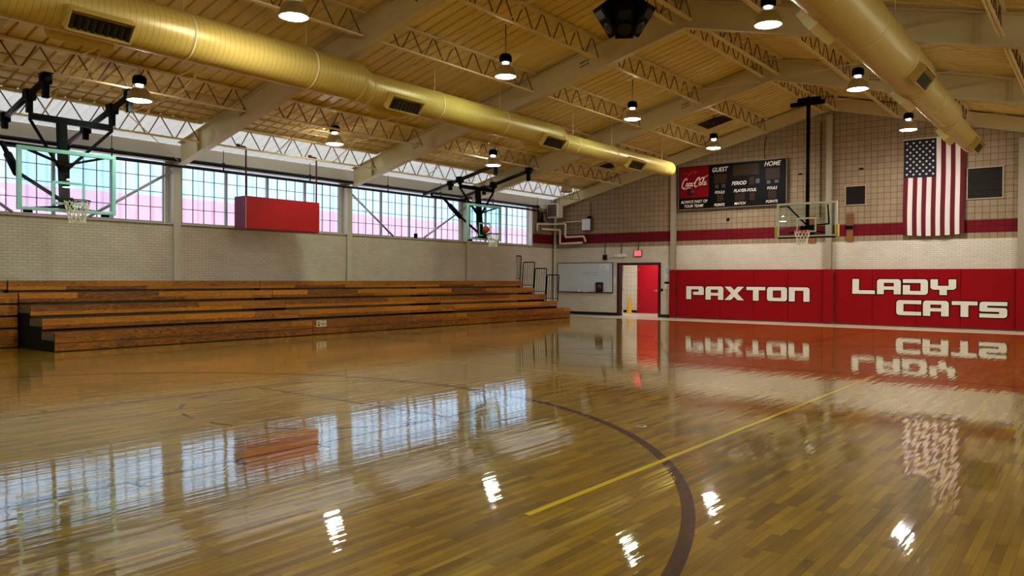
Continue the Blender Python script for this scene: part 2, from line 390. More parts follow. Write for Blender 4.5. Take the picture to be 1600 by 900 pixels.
for side, (a, c) in [(0, q) for q in WIN]+[(1, q) for q in WINR]:
    n = 3 if c > 26 else 4
    cuts = [22.51, 23.6, 24.95, 26.41] if n == 3 else [a+(c-a)*k/n for k in range(n+1)]
    for y0, y1 in zip(cuts, cuts[1:]):
        wn += 1
        r = bpy.data.objects.new('window_%d' % wn, None); COL.objects.link(r); r.location = (-.22 if side == 0 else W+.22, (y0+y1)/2, 2.95); struct(r)
        hw = (y1-y0)/2-.004; H = 1.58
        f = MB()
        for s in (-1, 1): f.box(-.03, s*hw-(.035 if s > 0 else 0), 0, .03, s*hw+(.035 if s < 0 else 0), H)
        f.box(-.03, -hw+.036, 0, .03, hw-.036, .035); f.box(-.03, -hw+.036, H-.035, .03, hw-.036, H)
        f.build('window_frame', M_MULL, r)
        g = MB()
        for k in range(1, 4): g.box(-.012, -hw+.035+(2*hw-.07)*k/4-.008, .036, .012, -hw+.035+(2*hw-.07)*k/4+.008, H-.036)
        for k in range(1, 4):
            for q in range(4):
                u0 = -hw+.035+(2*hw-.07)*q/4+.009; u1 = -hw+.035+(2*hw-.07)*(q+1)/4-.009
                g.box(-.012, u0, H*k/4-.008, .012, u1, H*k/4+.008)
        g.build('muntin_grid', M_MUNT, r)
        p = MB(); p.add([(-.013, -hw+.03, .03), (-.013, hw-.03, .03), (-.013, hw-.03, H-.03), (-.013, -hw+.03, H-.03)], [(0, 1, 2, 3)])
        p.build('window_pane', M_GLASS, r)
# ------------------------------------------------------------------ end wall with door opening
DX0, DX1, DZ = 3.28, 5.12, 2.13
zr = lambda x: deck_z(x)+.02
b = MB()
def gable(x0, x1, z0, xm=None):
    pts = [(x0, z0), (x1, z0), (x1, zr(x1))]
    if x0 < RX < x1: pts.append((RX, zr(RX)))
    pts.append((x0, zr(x0))); b.prism(pts, 'y', L, L+.3)
gable(-.3, DX0, -.1); gable(DX0, DX1, DZ); gable(DX1, W+.3, -.1)
struct(b.build('wall_end', M_WALL_X))
b = MB(); b.box(W, Y0, -.1, W+.3, L, 2.94); struct(b.build('wall_right', M_WALL_Y))
b = MB(); b.box(W+.04, Y0, 4.56, W+.3, L, 5.0)
for yc in (FY+[-1.0]): b.box(W+.19, max(yc-.22, Y0), 2.941, W+.3, min(yc+.22, L), 4.559)
b.box(W+.14, Y0, 2.941, W+.3, -6.65, 4.559); struct(b.build('trim_4', M_COLM))
b = MB(); b.prism([(-.3, -.1), (W+.3, -.1), (W+.3, zr(W)), (RX, zr(RX)), (-.3, zr(0))], 'y', Y0-.3, Y0); struct(b.build('wall_back', M_WALL_X))
# roof deck, ribbed up the slope
b = MB(); pitch = .305
HATCH = [(7.87, 8.9, 25.3, 26.45), (3.62, 4.35, 25.7, 26.8)]
for sd in (0, 1):
    def X(x): return x if sd == 0 else W-x
    y = Y0; prof = []
    while y < L:
        prof += [(y, 0.), (y+.245, 0.), (y+.26, .045), (y+.29, .045)]; y += pitch
    prof = [(min(q, L), h) for q, h in prof]+[(L, 0.)]
    XE = 1.47
    def strip(mb, xa, xb):
        vs = []
        for q, h in prof: vs += [(X(xa), q, 5.03+.25*xa+h), (X(xb), q, 5.03+.25*xb+h)]
        mb.add(vs, [(2*i, 2*i+1, 2*i+3, 2*i+2) for i in range(len(prof)-1)])
    strip(b, XE, RX)
    b.add([(X(XE), Y0-.4, 5.13+.25*XE), (X(RX), Y0-.4, deck_z(RX)+.14), (X(RX), L+.4, deck_z(RX)+.14), (X(XE), L+.4, 5.13+.25*XE)], [(0, 1, 2, 3)])
    e = MB(); strip(e, -.6, 1.47); struct(e.build('ceiling_eave', M_EAVE, fixn=False))  # right-hand translucent strip is out of view, added for daylight on that slope
struct(b.build('ceiling', M_DECK, fixn=False))
for (x0, x1, y0, y1), lab in zip(HATCH, ('dark square roof vent opening high up beside the ridge', 'dark square roof vent opening low down behind the left air duct')):
    v = thing('ceiling_vent', lab, 'vent', ((x0+x1)/2, (y0+y1)/2, deck_z((x0+x1)/2)-.01))
    cx, cy, cz = v.location; q = MB()
    q.prism([(x0-cx, deck_z(x0)-cz-.03), (x1-cx, deck_z(x1)-cz-.03), (x1-cx, deck_z(x1)-cz-.02), (x0-cx, deck_z(x0)-cz-.02)], 'y', y0-cy, y1-cy); q.build('opening', M_DARK, v)
    q = MB(); t = .05
    for (p0, p1) in (((x0, y0), (x1, y0)), ((x0, y1), (x1, y1)), ((x0, y0), (x0, y1)), ((x1, y0), (x1, y1))):
        q.bar((p0[0]-cx, p0[1]-cy, deck_z(p0[0])-cz-.045), (p1[0]-cx, p1[1]-cy, deck_z(p1[0])-cz-.045), t, .03)
    q.build('curb_frame', M_JOIST, v)
# baseboards
b = MB(); b.box(.05, L-.015, 0, DX0-.09, L, .12); b.box(DX1+.09, L-.015, 0, 5.68, L, .12); struct(b.build('baseboard_end', M_BASE))

# ------------------------------------------------------------------ steel frames
FRN = ['at the end wall', 'nearest the end wall', 'second from the end wall', 'third from the end wall', 'fourth from the end wall']
for i, y in enumerate(FY):
    yc = y-.10 if i == 0 else y
    fr = thing('portal_beam', 'cream steel portal frame with sloping roof beams, ' + FRN[i], 'roof frame', (0, yc, 0), 'portal frames across the hall')
    fw = .07 if i == 0 else .10
    EO = .15 if i == 0 else 0
    raft = lambda x: raft_z(x)+EO
    for sd in (0, 1):
        X = (lambda x: x) if sd == 0 else (lambda x: W-x)
        r = MB()
        x0, x1 = (.235, RX-.002) if i else (.235, RX-.002)
        top = lambda x: 4.98+.25*x-.03
        r.prism([(X(x0), raft(x0)), (X(x1), raft(x1)), (X(x1), top(x1)), (X(x0), top(x0))], 'y', -.008, .008)
        r.prism([(X(x0), raft(x0)-.02), (X(x1), raft(x1)-.02), (X(x1), raft(x1)), (X(x0), raft(x0))], 'y', -fw, fw)
        r.prism([(X(x0), top(x0)), (X(x1), top(x1)), (X(x1), top(x1)+.02), (X(x0), top(x0)+.02)], 'y', -fw, fw)
        if i:
            for xs in (1.15, 5.9): r.prism([(X(xs), raft(xs)), (X(xs+.012), raft(xs)), (X(xs+.012), top(xs)), (X(xs), top(xs))], 'y', -fw*.9, fw*.9)
        r.build('rafter', M_STEEL, fr)
        if i:
            for xb in (2.95, 8.85):
                k = MB(); ang = .25; xm = xb+.105; zc = raft(xm)+.31
                k.prism([(X(xb-.06), raft(xb-.06)+.2), (X(xb+.27), raft(xb+.27)+.2), (X(xb+.27), raft(xb+.27)+.42), (X(xb-.06), raft(xb-.06)+.42)], 'y', -.0125, -.0085); k.mat(1)
                for j in range(4):
                    for hz in (-.045, .045):
                        xx = xb+.07*j; zz = raft(xx)+.31+hz
                        k.lathe([(.0001, -.034), (.018, -.034), (.018, -.011)], (X(xx), 0, zz), 6, 'y')
                k.build('splice_plate', [M_STEEL, M_BOLT], fr)
        c = MB(); xa, xb = X(-.18), X(.05)
        xlo, xhi = min(xa, xb), max(xa, xb)
        if i == 0: xlo, xhi = (.005, .12) if sd == 0 else (W-.12, W-.005)
        cw = .09 if i == 0 else .10
        t = .018
        zt = 4.93 if i else 4.8
        c.box(xhi-t if sd == 0 else xlo, -cw, 0, xhi if sd == 0 else xlo+t, cw, raft(0)-.01)
        if i and sd == 0:
            c.box(xlo, -cw, 2.94, xlo+t, cw, raft(0)+.1); c.box(xlo+t, -.008, 2.94, xhi-t, .008, raft(0)+.12)
            for sy in (-1, 1): c.box(xlo+t+.001, sy*cw-(.012 if sy > 0 else 0), 2.94, xhi-t-.001, sy*cw+(.012 if sy < 0 else 0), 4.40)
        c.build('column', M_COLM, fr)
# columns on the end wall
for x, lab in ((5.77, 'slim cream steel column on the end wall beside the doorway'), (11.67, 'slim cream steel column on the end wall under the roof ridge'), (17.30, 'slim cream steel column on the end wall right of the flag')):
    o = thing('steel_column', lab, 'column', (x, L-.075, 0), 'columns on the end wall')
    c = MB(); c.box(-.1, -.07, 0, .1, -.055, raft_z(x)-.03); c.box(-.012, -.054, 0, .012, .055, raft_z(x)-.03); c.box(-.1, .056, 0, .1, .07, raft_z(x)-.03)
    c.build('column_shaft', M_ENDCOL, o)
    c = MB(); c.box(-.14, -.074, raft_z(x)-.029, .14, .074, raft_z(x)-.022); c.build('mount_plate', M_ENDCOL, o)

# ------------------------------------------------------------------ bar joists
JX = [1.5, 3.5, 5.5, 7.5, 9.5, 11.45]
JL = BAY-.32
def joist_proto():
    t = thing('ceiling_joist', 'x', 'roof joist')
    a = MB(); h = JL/2
    for s in (-1, 1): a.box(s*.033-.026, -h, .47, s*.033+.026, h, .52)
    a.build('top_chord', M_JOIST, t)
    a = MB()
    for s in (-1, 1): a.box(s*.028-.02, -h+.05, 0, s*.028+.02, h-.05, .035)
    a.build('bottom_chord', M_JOIST, t)
    a = MB(); p = .68; n = 8; y = -n*p/2
    for k in range(n):
        a.bar((0, y+.04, .036), (0, y+.29, .469), .02); a.bar((0, y+.35, .469), (0, y+p-.04, .036), .02); y += p
    a.build('web_rods', M_WEB, t)
    return t
proto = joist_proto(); first = True
BAYN = ['first', 'second', 'third', 'fourth']
def joist(x, bay, label):
    global first
    o = proto if first else copy_tree(proto); first = False
    o.location = (x, (FY[bay]+FY[bay+1])/2-(.05 if bay == 0 else 0), deck_z(x)-.535)
    if bay == 0: o.location.y -= .0
    o['label'] = label; o['group'] = 'open-web roof joists'
for bay in range(4):
    for j, x in enumerate(JX):
        pos = ORD[j]+' up from the window eave' if j < 5 else 'at the ridge on the window side'
        joist(x, bay, 'roof joist, %s, %s bay from the end wall' % (pos, BAYN[bay]))
    if bay < 3:
        for j, x in enumerate(JX[:1:-1]):
            pos = 'at the ridge on the flag side' if j == 0 else ORD[j-1]+' down from the ridge on flag side'
            joist(W-x, bay, 'roof joist, %s, %s bay from the end wall' % (pos, BAYN[bay]))
# cross bridging between joists
def bridging(bay, third, side):
    y = FY[bay+1]+BAY*third/3
    t = thing('ceiling_bridging', 'thin crossed bridging rods, %s row in the %s bay from the end wall, %s slope' % ('nearer' if third == 1 else 'farther', BAYN[bay], 'window' if side == 0 else 'flag'), 'bridging', (0, y, 0), 'crossed bridging rods between joists')
    xs = JX if side == 0 else [W-q for q in JX[:1:-1]]
    for u, v in zip(xs, xs[1:]):
        a = MB(); zt = lambda x: deck_z(x)-.09; zb = lambda x: deck_z(x)-.505
        e = .075
        a.bar((u+e, -.03, zt(u)), (v-e, -.03, zb(v)), .03, .012); a.bar((u+e, .03, zb(u)), (v-e, .03, zt(v)), .03, .012)
        a.build('crossed_rod', M_JOIST, t)
for bay in range(4):
    for third in (1, 2):
        bridging(bay, third, 0)
        if bay < 3: bridging(bay, third, 1)
# long tie rods of the roof bracing
def tie(a, c, lab):
    o = MB().tube([a, c], .011, 6).build('ceiling_tie_rod', M_JOIST); tag(o, lab, 'tie rod', 'long roof tie rods')
def rz(x, o=.0): return raft_z(x)+o
tie((11.35, 22.14, rz(11.35, .05)), (6.3, 16.62, rz(6.3, .05)), 'long thin tie rod slanting from the ridge down to the left air duct')
tie((12.0, 22.14, rz(12., .05)), (17.1, 16.62, rz(17.1, .05)), 'long thin tie rod slanting from the ridge towards the right air duct')
tie((.35, 10.5, rz(.35, .05)), (2.6, 8.05, rz(2.6, .05)), 'thin slanting tie rod crossing behind the nearest ceiling light')
# conduits along the deck near the eave
for k, (x, r) in enumerate(((2.05, .022), (2.35, .016), (2.62, .022), (3.0, .014))):
    for bay in (0, 1, 2, 3):
        o = MB().tube([(x, FY[bay+1]+.13, deck_z(x)-.06-r), (x, FY[bay]-.2, deck_z(x)-.06-r)], r, 6).build('ceiling_conduit', M_JOIST)
        tag(o, 'thin conduit under the deck, %s from the window eave, %s bay from the end wall' % (ORD[k], BAYN[bay]), 'conduit', 'conduits under the roof deck')

# black pipes along the window heads
for k, (z, r, x) in enumerate(((4.585, .05, .165), (4.42, .034, .17))):
    o = thing('black_pipe', ['thick black pipe running along the tops of the windows', 'thinner black pipe just below the thick one over the windows'][k], 'pipe', (x, 0, z))
    MB().tube([(0, 2.0, 0), (0, 26.72, 0)], r, 10).build('pipe', M_BLACKM, o)
    h = MB()
    for yy in (8.9, 11.9, 14.8, 18., 20.6, 23.6, 26.6):
        if k == 0: h.tube([(0, yy, r+.001), (0, yy, .42)], .008, 5); h.box(-.03, yy-.03, -.005+r, .03, yy+.03, r+.02)
    if k == 0: h.build('hanger', M_BLACK, o)
    else:
        for yy in (8.9, 11.9, 14.8, 18., 20.6, 23.6, 26.6): h.box(-.012, yy-.012, r, .012, yy+.012, .114-.001)
        h.build('hanger', M_BLACK, o)
# grey knee braces across the windows
for (ya, za, yb, zb, lab) in ((10.50, 4.28, 8.42, 2.96, 'grey pipe brace slanting down left across the window behind the nearest hoop'),
                          (4.95, 4.28, 6.80, 2.96, 'grey pipe brace entering low at the far left window'),
                          (16.60, 4.22, 18.40, 2.96, 'grey pipe brace slanting down right across the window past the red box'),
                          (22.14, 4.22, 19.88, 2.96, 'grey pipe brace slanting down left across the window beside the far hoop')):
    o = MB().tube([(.0, ya, za), (.0, yb, zb)], .036, 10).build('window_brace', M_GALV); tag(o, lab, 'brace', 'pipe braces across the windows')

# ------------------------------------------------------------------ ceiling lights
def lamp_proto(on):
    t = thing('ceiling_light', 'x', 'ceiling light')
    s = MB()
    s.lathe([(.236, 0), (.234, .04), (.215, .12), (.175, .20), (.125, .255), (.075, .275)], n=28)
    s.lathe([(.236, 0), (.229, 0), (.227, .038), (.208, .118), (.168, .196), (.12, .248), (.07, .268)], n=28)
    s.build('lamp_shade', M_ALU if on else M_TAN, t)
    s = MB(); s.lathe([(.0002, -.028), (.09, -.024), (.17, -.010), (.224, .008)], n=28); s.build('lens', M_LENS if on else M_LENSOFF, t)
    s = MB(); s.lathe([(.06, .277), (.048, .29), (.048, .315), (.075, .32)], n=16); s.build('lamp_neck', M_NECK if on else M_TAN, t)
    s = MB(); s.lathe([(.0002, .321), (.12, .321), (.125, .335), (.125, .47), (.10, .50), (.0002, .50)], n=16)
    for k in range(8):
        a = PI*k/4; s.bar((.125*math.cos(a), .125*math.sin(a), .34), (.125*math.cos(a), .125*math.sin(a), .46), .02)
    s.build('ballast_housing', M_BLACK if on else M_TAN, t)
    return t
lon = lamp_proto(True); loff = lamp_proto(False); used = {True: False, False: False}
def lamp(x, y, z, on, label):
    p = lon if on else loff
    o = p if not used[on] else copy_tree(p); used[on] = True
    o.location = (x, y, z); o['label'] = label; o['group'] = 'bell-shaped ceiling lights'
    if on and (x < 4.5 or x == 8.95 or (y > 24 and x < 18)):
        for ch in o.children:
            if ch.name.startswith('lens'): ch.data = ch.data.copy(); ch.data.materials[0] = M_LENSG if x < 4.5 else M_LENSB
    r = MB(); hgt = deck_z(x)-z-.012
    r.tube([(0, 0, .501), (0, 0, hgt)], .010, 6); r.build('hanger', M_BLACK if z > 5.5 else M_GALV, o)
LAMPS = [
 (3.95, 7.70, 5.07, 1, 'lit bell light hanging just right of the nearest hoop frame'),
 (2.85, 13.55, 5.13, 1, 'lit bell light hanging above the red box'),
 (3.92, 19.0, 5.11, 1, 'lit bell light hanging right above the far side hoop'),
 (2.58, 25.19, 4.92, 0, 'unlit bell light in the dim corner near the end wall'),
 (8.95, 7.73, 5.74, 1, 'large lit bell light above the left air duct, cut by the top'),
 (8.72, 13.55, 6.03, 1, 'lit bell light over left duct, in second bay out from speakers'),
 (8.70, 19.37, 6.05, 1, 'lit bell light above the left duct, nearer of two before the scoreboard'),
 (8.63, 25.19, 6.03, 1, 'lit bell light hanging just above the scoreboard'),
 (14.62, 13.55, 6.02, 1, 'large lit bell light left of the right air duct, near the top'),
 (14.69, 19.37, 6.02, 1, 'lit bell light beside the right air duct, second from the flag'),
 (14.68, 25.19, 5.97, 1, 'lit bell light hanging directly above the flag'),
]
for a in LAMPS: lamp(*a)
for (x, y) in ((14.68, 7.73), (8.8, 1.91), (14.68, 1.91), (19.75, 7.73), (19.75, 13.55), (19.75, 19.37), (19.75, 25.19), (3.6, 1.91), (8.8, -3.9), (14.68, -3.9)):
    lamp(x, y, 6.0 if 5 < x < 18 else 5.1, 1, 'lit bell light of the same rows, outside the photo')

# ------------------------------------------------------------------ ducts
def duct(x, segs, vents, label):
    o = thing('air_duct', label, 'air duct', (x, 0, 0))
    b = MB(); prof = []
    ZC = {}
    for (y0, y1, r, zc) in segs:
        prof += [(y0, r, zc), (y1, r, zc)]
    n = 36; vs = []; fs = []; b.smooth = True
    for y, r, zc in prof:
        for j in range(n):
            a = 2*PI*j/n; vs.append((r*math.cos(a), y, zc+r*math.sin(a)))
    m = len(prof)
    for i in range(m-1):
        for j in range(n): fs.append((i*n+j, i*n+(j+1) % n, (i+1)*n+(j+1) % n, (i+1)*n+j))
    # domed end
    y, r, zc = prof[-1]
    for q in range(1, 5):
        a2 = q*PI/2/4; vs += [(r*max(math.cos(a2), .01)*math.cos(2*PI*j/n), y+.16*math.sin(a2), zc+r*max(math.cos(a2), .01)*math.sin(2*PI*j/n)) for j in range(n)]
    for i in range(m-1, m+3):
        for j in range(n): fs.append((i*n+j, i*n+(j+1) % n, (i+1)*n+(j+1) % n, (i+1)*n+j))
    b.add(vs, fs); b.build('duct_shell', M_DUCT, o)
    for y, r, zc in [prof[k] for k in range(1, m-1)]:
        c = MB(); c.lathe([(r+.002, -.03), (r+.014, -.02), (r+.014, .02), (r+.002, .03)], (0, y, zc), 36, 'y'); c.build('joint_band', M_DUCTP, o)
    for y in (6.9, 9.4, 13., 15.4, 18.8, 21., 24.4):
        sg = [s for s in segs if s[0] <= y <= s[1]]
        if not sg: continue
        r, zc = sg[0][2:4]; h = MB()
        h.lathe([(r+.001, -.02), (r+.006, -.018), (r+.006, .018), (r+.001, .02)], (0, y, zc), 36, 'y')
        h.tube([(0, y, zc+r+.006), (0, y, deck_z(x)-.05)], .009, 5); h.build('hanger', M_JOIST, o)
    for (y, side) in vents:
        sg = [s for s in segs if s[0] <= y <= s[1]][0]; r, zc = sg[2:4]
        a = math.radians(-38); e = Vector((side*math.cos(a), 0, math.sin(a))); t = Vector((side*-math.sin(a)*-1, 0, 0))
        t = Vector((-side*math.sin(a), 0, math.cos(a)))          # along the grille height
        ctr = Vector((0, y, zc))
        def Q(d, u, v): return ctr+e*d+Vector((0, u, 0))+t*v
        d0, d1 = r*.72, r+.13; hl, hh = .47, .165
        bx = MB(); th = .018
        for s in (-1, 1):
            bx.add([Q(d0, s*hl, -hh), Q(d0, s*hl, hh), Q(d1, s*hl, hh), Q(d1, s*hl, -hh), Q(d0, s*(hl-th), -hh), Q(d0, s*(hl-th), hh), Q(d1, s*(hl-th), hh), Q(d1, s*(hl-th), -hh)],
                   [(0, 1, 2, 3), (4, 7, 6, 5), (3, 2, 6, 7)])
            bx.add([Q(d0, -hl, s*hh), Q(d0, hl, s*hh), Q(d1, hl, s*hh), Q(d1, -hl, s*hh), Q(d0, -hl, s*(hh-th)), Q(d0, hl, s*(hh-th)), Q(d1, hl, s*(hh-th)), Q(d1, -hl, s*(hh-th))],
                   [(0, 1, 2, 3), (4, 7, 6, 5), (3, 2, 6, 7)])
        reg = bx.build('register_box', M_DUCTP, o, fixn=False)
        lv = MB(); lv.add([Q(r+.012, -hl+.02, -hh+.02), Q(r+.012, hl-.02, -hh+.02), Q(r+.012, hl-.02, hh-.02), Q(r+.012, -hl+.02, hh-.02)], [(0, 1, 2, 3)])
        lv.mat(1)
        for k in range(9):
            u = -hl+.06+k*(2*hl-.12)/8; lv.add([Q(r+.02, u-.004, -hh+.02), Q(r+.10, u+.03, -hh+.02), Q(r+.10, u+.03, hh-.1), Q(r+.02, u-.004, hh-.1)], [(0, 1, 2, 3)])
        lv.mat(2); lv.add([Q(r+.03, -hl+.02, hh-.10), Q(r+.03, hl-.02, hh-.10), Q(r+.12, hl-.02, hh-.03), Q(r+.12, -hl+.02, hh-.03)], [(0, 1, 2, 3)])
        lv.build('grille', [M_DARK, M_BOLT, M_DUCTP], reg, fixn=False)
duct(7.07, [(-6.9, 10.6, .40, 5.58), (10.9, 17.9, .333, 5.51), (18.2, 24.95, .257, 5.42)],
     [(5.38, 1), (11.75, 1), (17.35, 1), (22.1, 1), (5.38, -1), (11.75, -1), (17.35, -1), (22.1, -1)], 'long cream spiral air duct on the window side with four dark grilles')
duct(16.29, [(-6.9, 16.9, .40, 5.58), (17.2, 20.9, .333, 5.51), (21.2, 25.3, .257, 5.42)],
     [(11.9, -1), (17.7, -1), (22.5, -1), (16.0, 1), (24.5, 1), (10.0, 1)], 'cream spiral air duct on the flag side, ending before the flag')

# ------------------------------------------------------------------ bleachers
ROWS = [(2.70-.6*k, .39+.26*k) for k in range(5)]
def bleacher(y0, y1, label, open_end):
    o = thing('bleacher_section', label, 'bleachers', (0, y0, 0), 'wooden bleacher sections along the window wall')
    g = .007; ln = y1-y0
    for k, (x, h) in enumerate(ROWS):
        bn = MB(); bn.box(x-.035, g, h-.215, x, ln-g, h-.004); 
        be = bn.build('bench', M_BWOOD, o, bevel=.006)
        st = MB(); st.box(max(x-.62, .065), g, h-.03, x-.036, ln-g, h); st.box(x-.036, g, h-.0035, x-.004, ln-g, h)
        st.build('seat_board', M_SEATTOP, be)
    tb = MB(); tb.box(ROWS[0][0]-.035, g, .015, ROWS[0][0]-.002, ln-g, .165); tb.build('toe_board', M_BWOOD, o, bevel=.005)
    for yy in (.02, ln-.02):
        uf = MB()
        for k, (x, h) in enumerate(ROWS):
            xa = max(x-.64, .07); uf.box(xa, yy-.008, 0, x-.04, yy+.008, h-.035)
        uf.build('end_void_shade', M_VOID, o)  # black sheet paints the shade of the open bleacher end
    if open_end:
        ft = MB()
        for k, (x, h) in enumerate(ROWS[:3]):
            ft.box(x-.595, -.012, h-.165, x-.04, .005, h-.033)
        ft.build('end_step', M_FOOT, o)
    return o
bleacher(6.60, 12.96, 'pulled-out wooden bleacher section nearest the camera, with open end shaded black', True)
bleacher(12.96, 19.19, 'middle pulled-out wooden bleacher section carrying the small paw sign', False)
bleacher(19.19, 25.33, 'far pulled-out wooden bleacher section ending at the black guard rails', False)
o = thing('bleacher_section', 'folded-up bleacher section at the left edge with stacked front boards', 'bleachers', (0, .715, 0), 'wooden bleacher sections along the window wall')
for k in range(6):
    z0 = [.015, .17, .43, .69, .95, 1.23][k]; z1 = [.165, .39, .65, .91, 1.17, 1.43][k]; x = .93 if k < 5 else .32
    bn = MB(); bn.box(x-.04, 0, z0, x, 5.86, z1); bn.build('front_board', M_BWOOD, o, bevel=.006)
bn = MB(); bn.box(.07, .01, 1.14, .888, 5.85, 1.168); bn.box(.07, .01, 1.40, .278, 5.85, 1.428); bn.build('seat_board', M_SEATTOP, o)
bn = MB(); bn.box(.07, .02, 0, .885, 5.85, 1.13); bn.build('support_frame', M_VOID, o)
# paw sign on the front board
o = thing('paw_sign', 'small pale sign with dark paw print on the lowest bleacher front', 'sign', (2.705, 13.23, .295))
s = MB(); s.box(0, -.165, -.088, .006, .165, .088); s.build('sign_board', plain('sign_pale', (.70, .64, .48), .5, var=.06), o, bevel=.003)
s = MB()
def disc(mb, u, v, ru, rv, w=.0075, n=14, rot=0):
    c, q = math.cos(rot), math.sin(rot)
    mb.flat([(u+ru*math.cos(2*PI*i/n)*c-rv*math.sin(2*PI*i/n)*q, v+ru*math.cos(2*PI*i/n)*q+rv*math.sin(2*PI*i/n)*c) for i in range(n)], 'x', w)
disc(s, -.093, -.036, .030, .028); disc(s, -.12, .012, .010, .018, rot=.35); disc(s, -.103, .038, .011, .022, rot=.1); disc(s, -.074, .042, .011, .022, rot=-.2); disc(s, -.054, .012, .010, .02, rot=-.4)
s.build('paw_print', M_MAROON, o)
s = MB()
for (u, v, w) in ((.06, .066, .07), (.075, .033, .008), (.02, .0, .05), (.115, .004, .035), (.06, -.012, .06), (.07, -.045, .075)): s.flat([(u-w, v-.006), (u+w, v-.006), (u+w, v+.006), (u-w, v+.006)], 'x', .0075)
s.build('line_marks', plain('sign_olive', (.16, .15, .03), .6), o)
# guard rails at the far end
for k in range(1, 5):
    x, h = ROWS[k]
    o = thing('guard_rail', 'black guard rail at the far bleacher end, on the %s row up' % ORD[k], 'railing', (x-.31, 25.355, h-.03), 'guard rails on the bleacher end')
    w = .285 if k < 4 else .2
    tp = .06
    a = MB(); a.tube([(-w, 0, 0), (-w+tp, 0, 1.02), (-w+tp+.03, 0, 1.06), (w+tp-.03, 0, 1.06), (w+tp, 0, 1.02), (w, 0, 0)], .019, 8); a.tube([(-w+.01, 0, .12), (w+.005, 0, .12)], .012, 6); a.build('rail_frame', M_BLACK, o)
    a = MB()
    for q in range(1, 5): xx = -w+2*w*q/5; a.tube([(xx+.008, 0, .12), (xx+tp, 0, 1.05)], .008, 5)
    a.build('pickets', M_BLACK, o)

# ------------------------------------------------------------------ basketball hoops
def rim_net(parent, c, dirv, rimmat, tone):
    """ring, bracket and net; c = ring centre in the parent's space, dirv = unit vector from board to ring (x or -y)"""
    n = 28; r = .229; a = MB()
    a.tube([(c[0]+r*math.cos(2*PI*i/n), c[1]+r*math.sin(2*PI*i/n), c[2]) for i in range(n+1)], .011, 8, cap=False)
    d = Vector(dirv)
    cc = Vector(c); p0 = cc-d*(r); pb = cc-d*(r+.15)
    sd = Vector((-d.y, d.x, 0))
    for s in (-1, 1): a.bar(cc-d*(r*.80)+sd*s*.13, pb+sd*s*.05+Vector((0, 0, -.02)), .03, .012)
    a.bar(p0, pb, .12, .03); a.bar(pb+d*.005+Vector((0, 0, .02)), pb+d*.005+Vector((0, 0, -.16)), .16, .02, up=d)
    a.bar(pb+d*.02+Vector((0, 0, -.15)), p0+Vector((0, 0, -.01)), .05, .02)
    rim = a.build('rim', rimmat, parent)
    nt = MB(); K = 12; lev = [(.225, -.01), (.205, -.12), (.175, -.22), (.15, -.31), (.145, -.39), (.15, -.45)]
    for s in (0, 1):
        for k in range(K):
            pts = []
            for i, (rr, h) in enumerate(lev):
                sh = (i*.5)*(1 if s else -1); ang = 2*PI*(k+sh)/K; pts.append((c[0]+rr*math.cos(ang), c[1]+rr*math.sin(ang), c[2]+h))
            nt.tube(pts, .0075, 4, cap=False)
    nt.build('net', M_NET, rim)
def board(parent, x, y, z0, w, h, axis, framemat, bar=.075, tgt=True):
    """glass backboard; axis 'x' faces +x at plane x (spans y from y), axis 'y' faces -y at plane y (spans x from x)"""
    def R(mb, u0, u1, v0, v1, t0, t1):
        if axis == 'x': mb.box(x+t0, y+u0, z0+v0, x+t1, y+u1, z0+v1)
        else: mb.box(x+u0, y-t1, z0+v0, x+u1, y-t0, z0+v1)
    f = MB(); R(f, 0, bar, 0, h, -.05, .022); R(f, w-bar, w, 0, h, -.05, .022); R(f, bar, w-bar, 0, bar*.8, -.05, .022); R(f, bar, w-bar, h-bar, h, -.05, .022)
    fr = f.build('board_frame', framemat, parent, bevel=.004)
    g = MB()
    uu = [(bar-.01), w-bar+.01]; v0, v1 = bar*.7, h-bar+.01
    if axis == 'x': g.add([(x, y+uu[0], z0+v0), (x, y+uu[1], z0+v0), (x, y+uu[1], z0+v1), (x, y+uu[0], z0+v1)], [(0, 1, 2, 3)])
    else: g.add([(x+uu[0], y, z0+v0), (x+uu[1], y, z0+v0), (x+uu[1], y, z0+v1), (x+uu[0], y, z0+v1)], [(0, 1, 2, 3)])
    g.build('glass_pane', M_BBGLASS, parent)
    q = MB(); tw, th, tb = .61, .46, .05; c = w/2; zb = .14
    R(q, c-tw/2, c-tw/2+tb, zb, zb+th, .002, .006); R(q, c+tw/2-tb, c+tw/2, zb, zb+th, .002, .006); R(q, c-tw/2+tb, c+tw/2-tb, zb+th-tb, zb+th, .002, .006); R(q, c-tw/2+tb, c+tw/2-tb, zb, zb+tb, .002, .006)
    q.build('target_square', framemat, parent)
    return fr
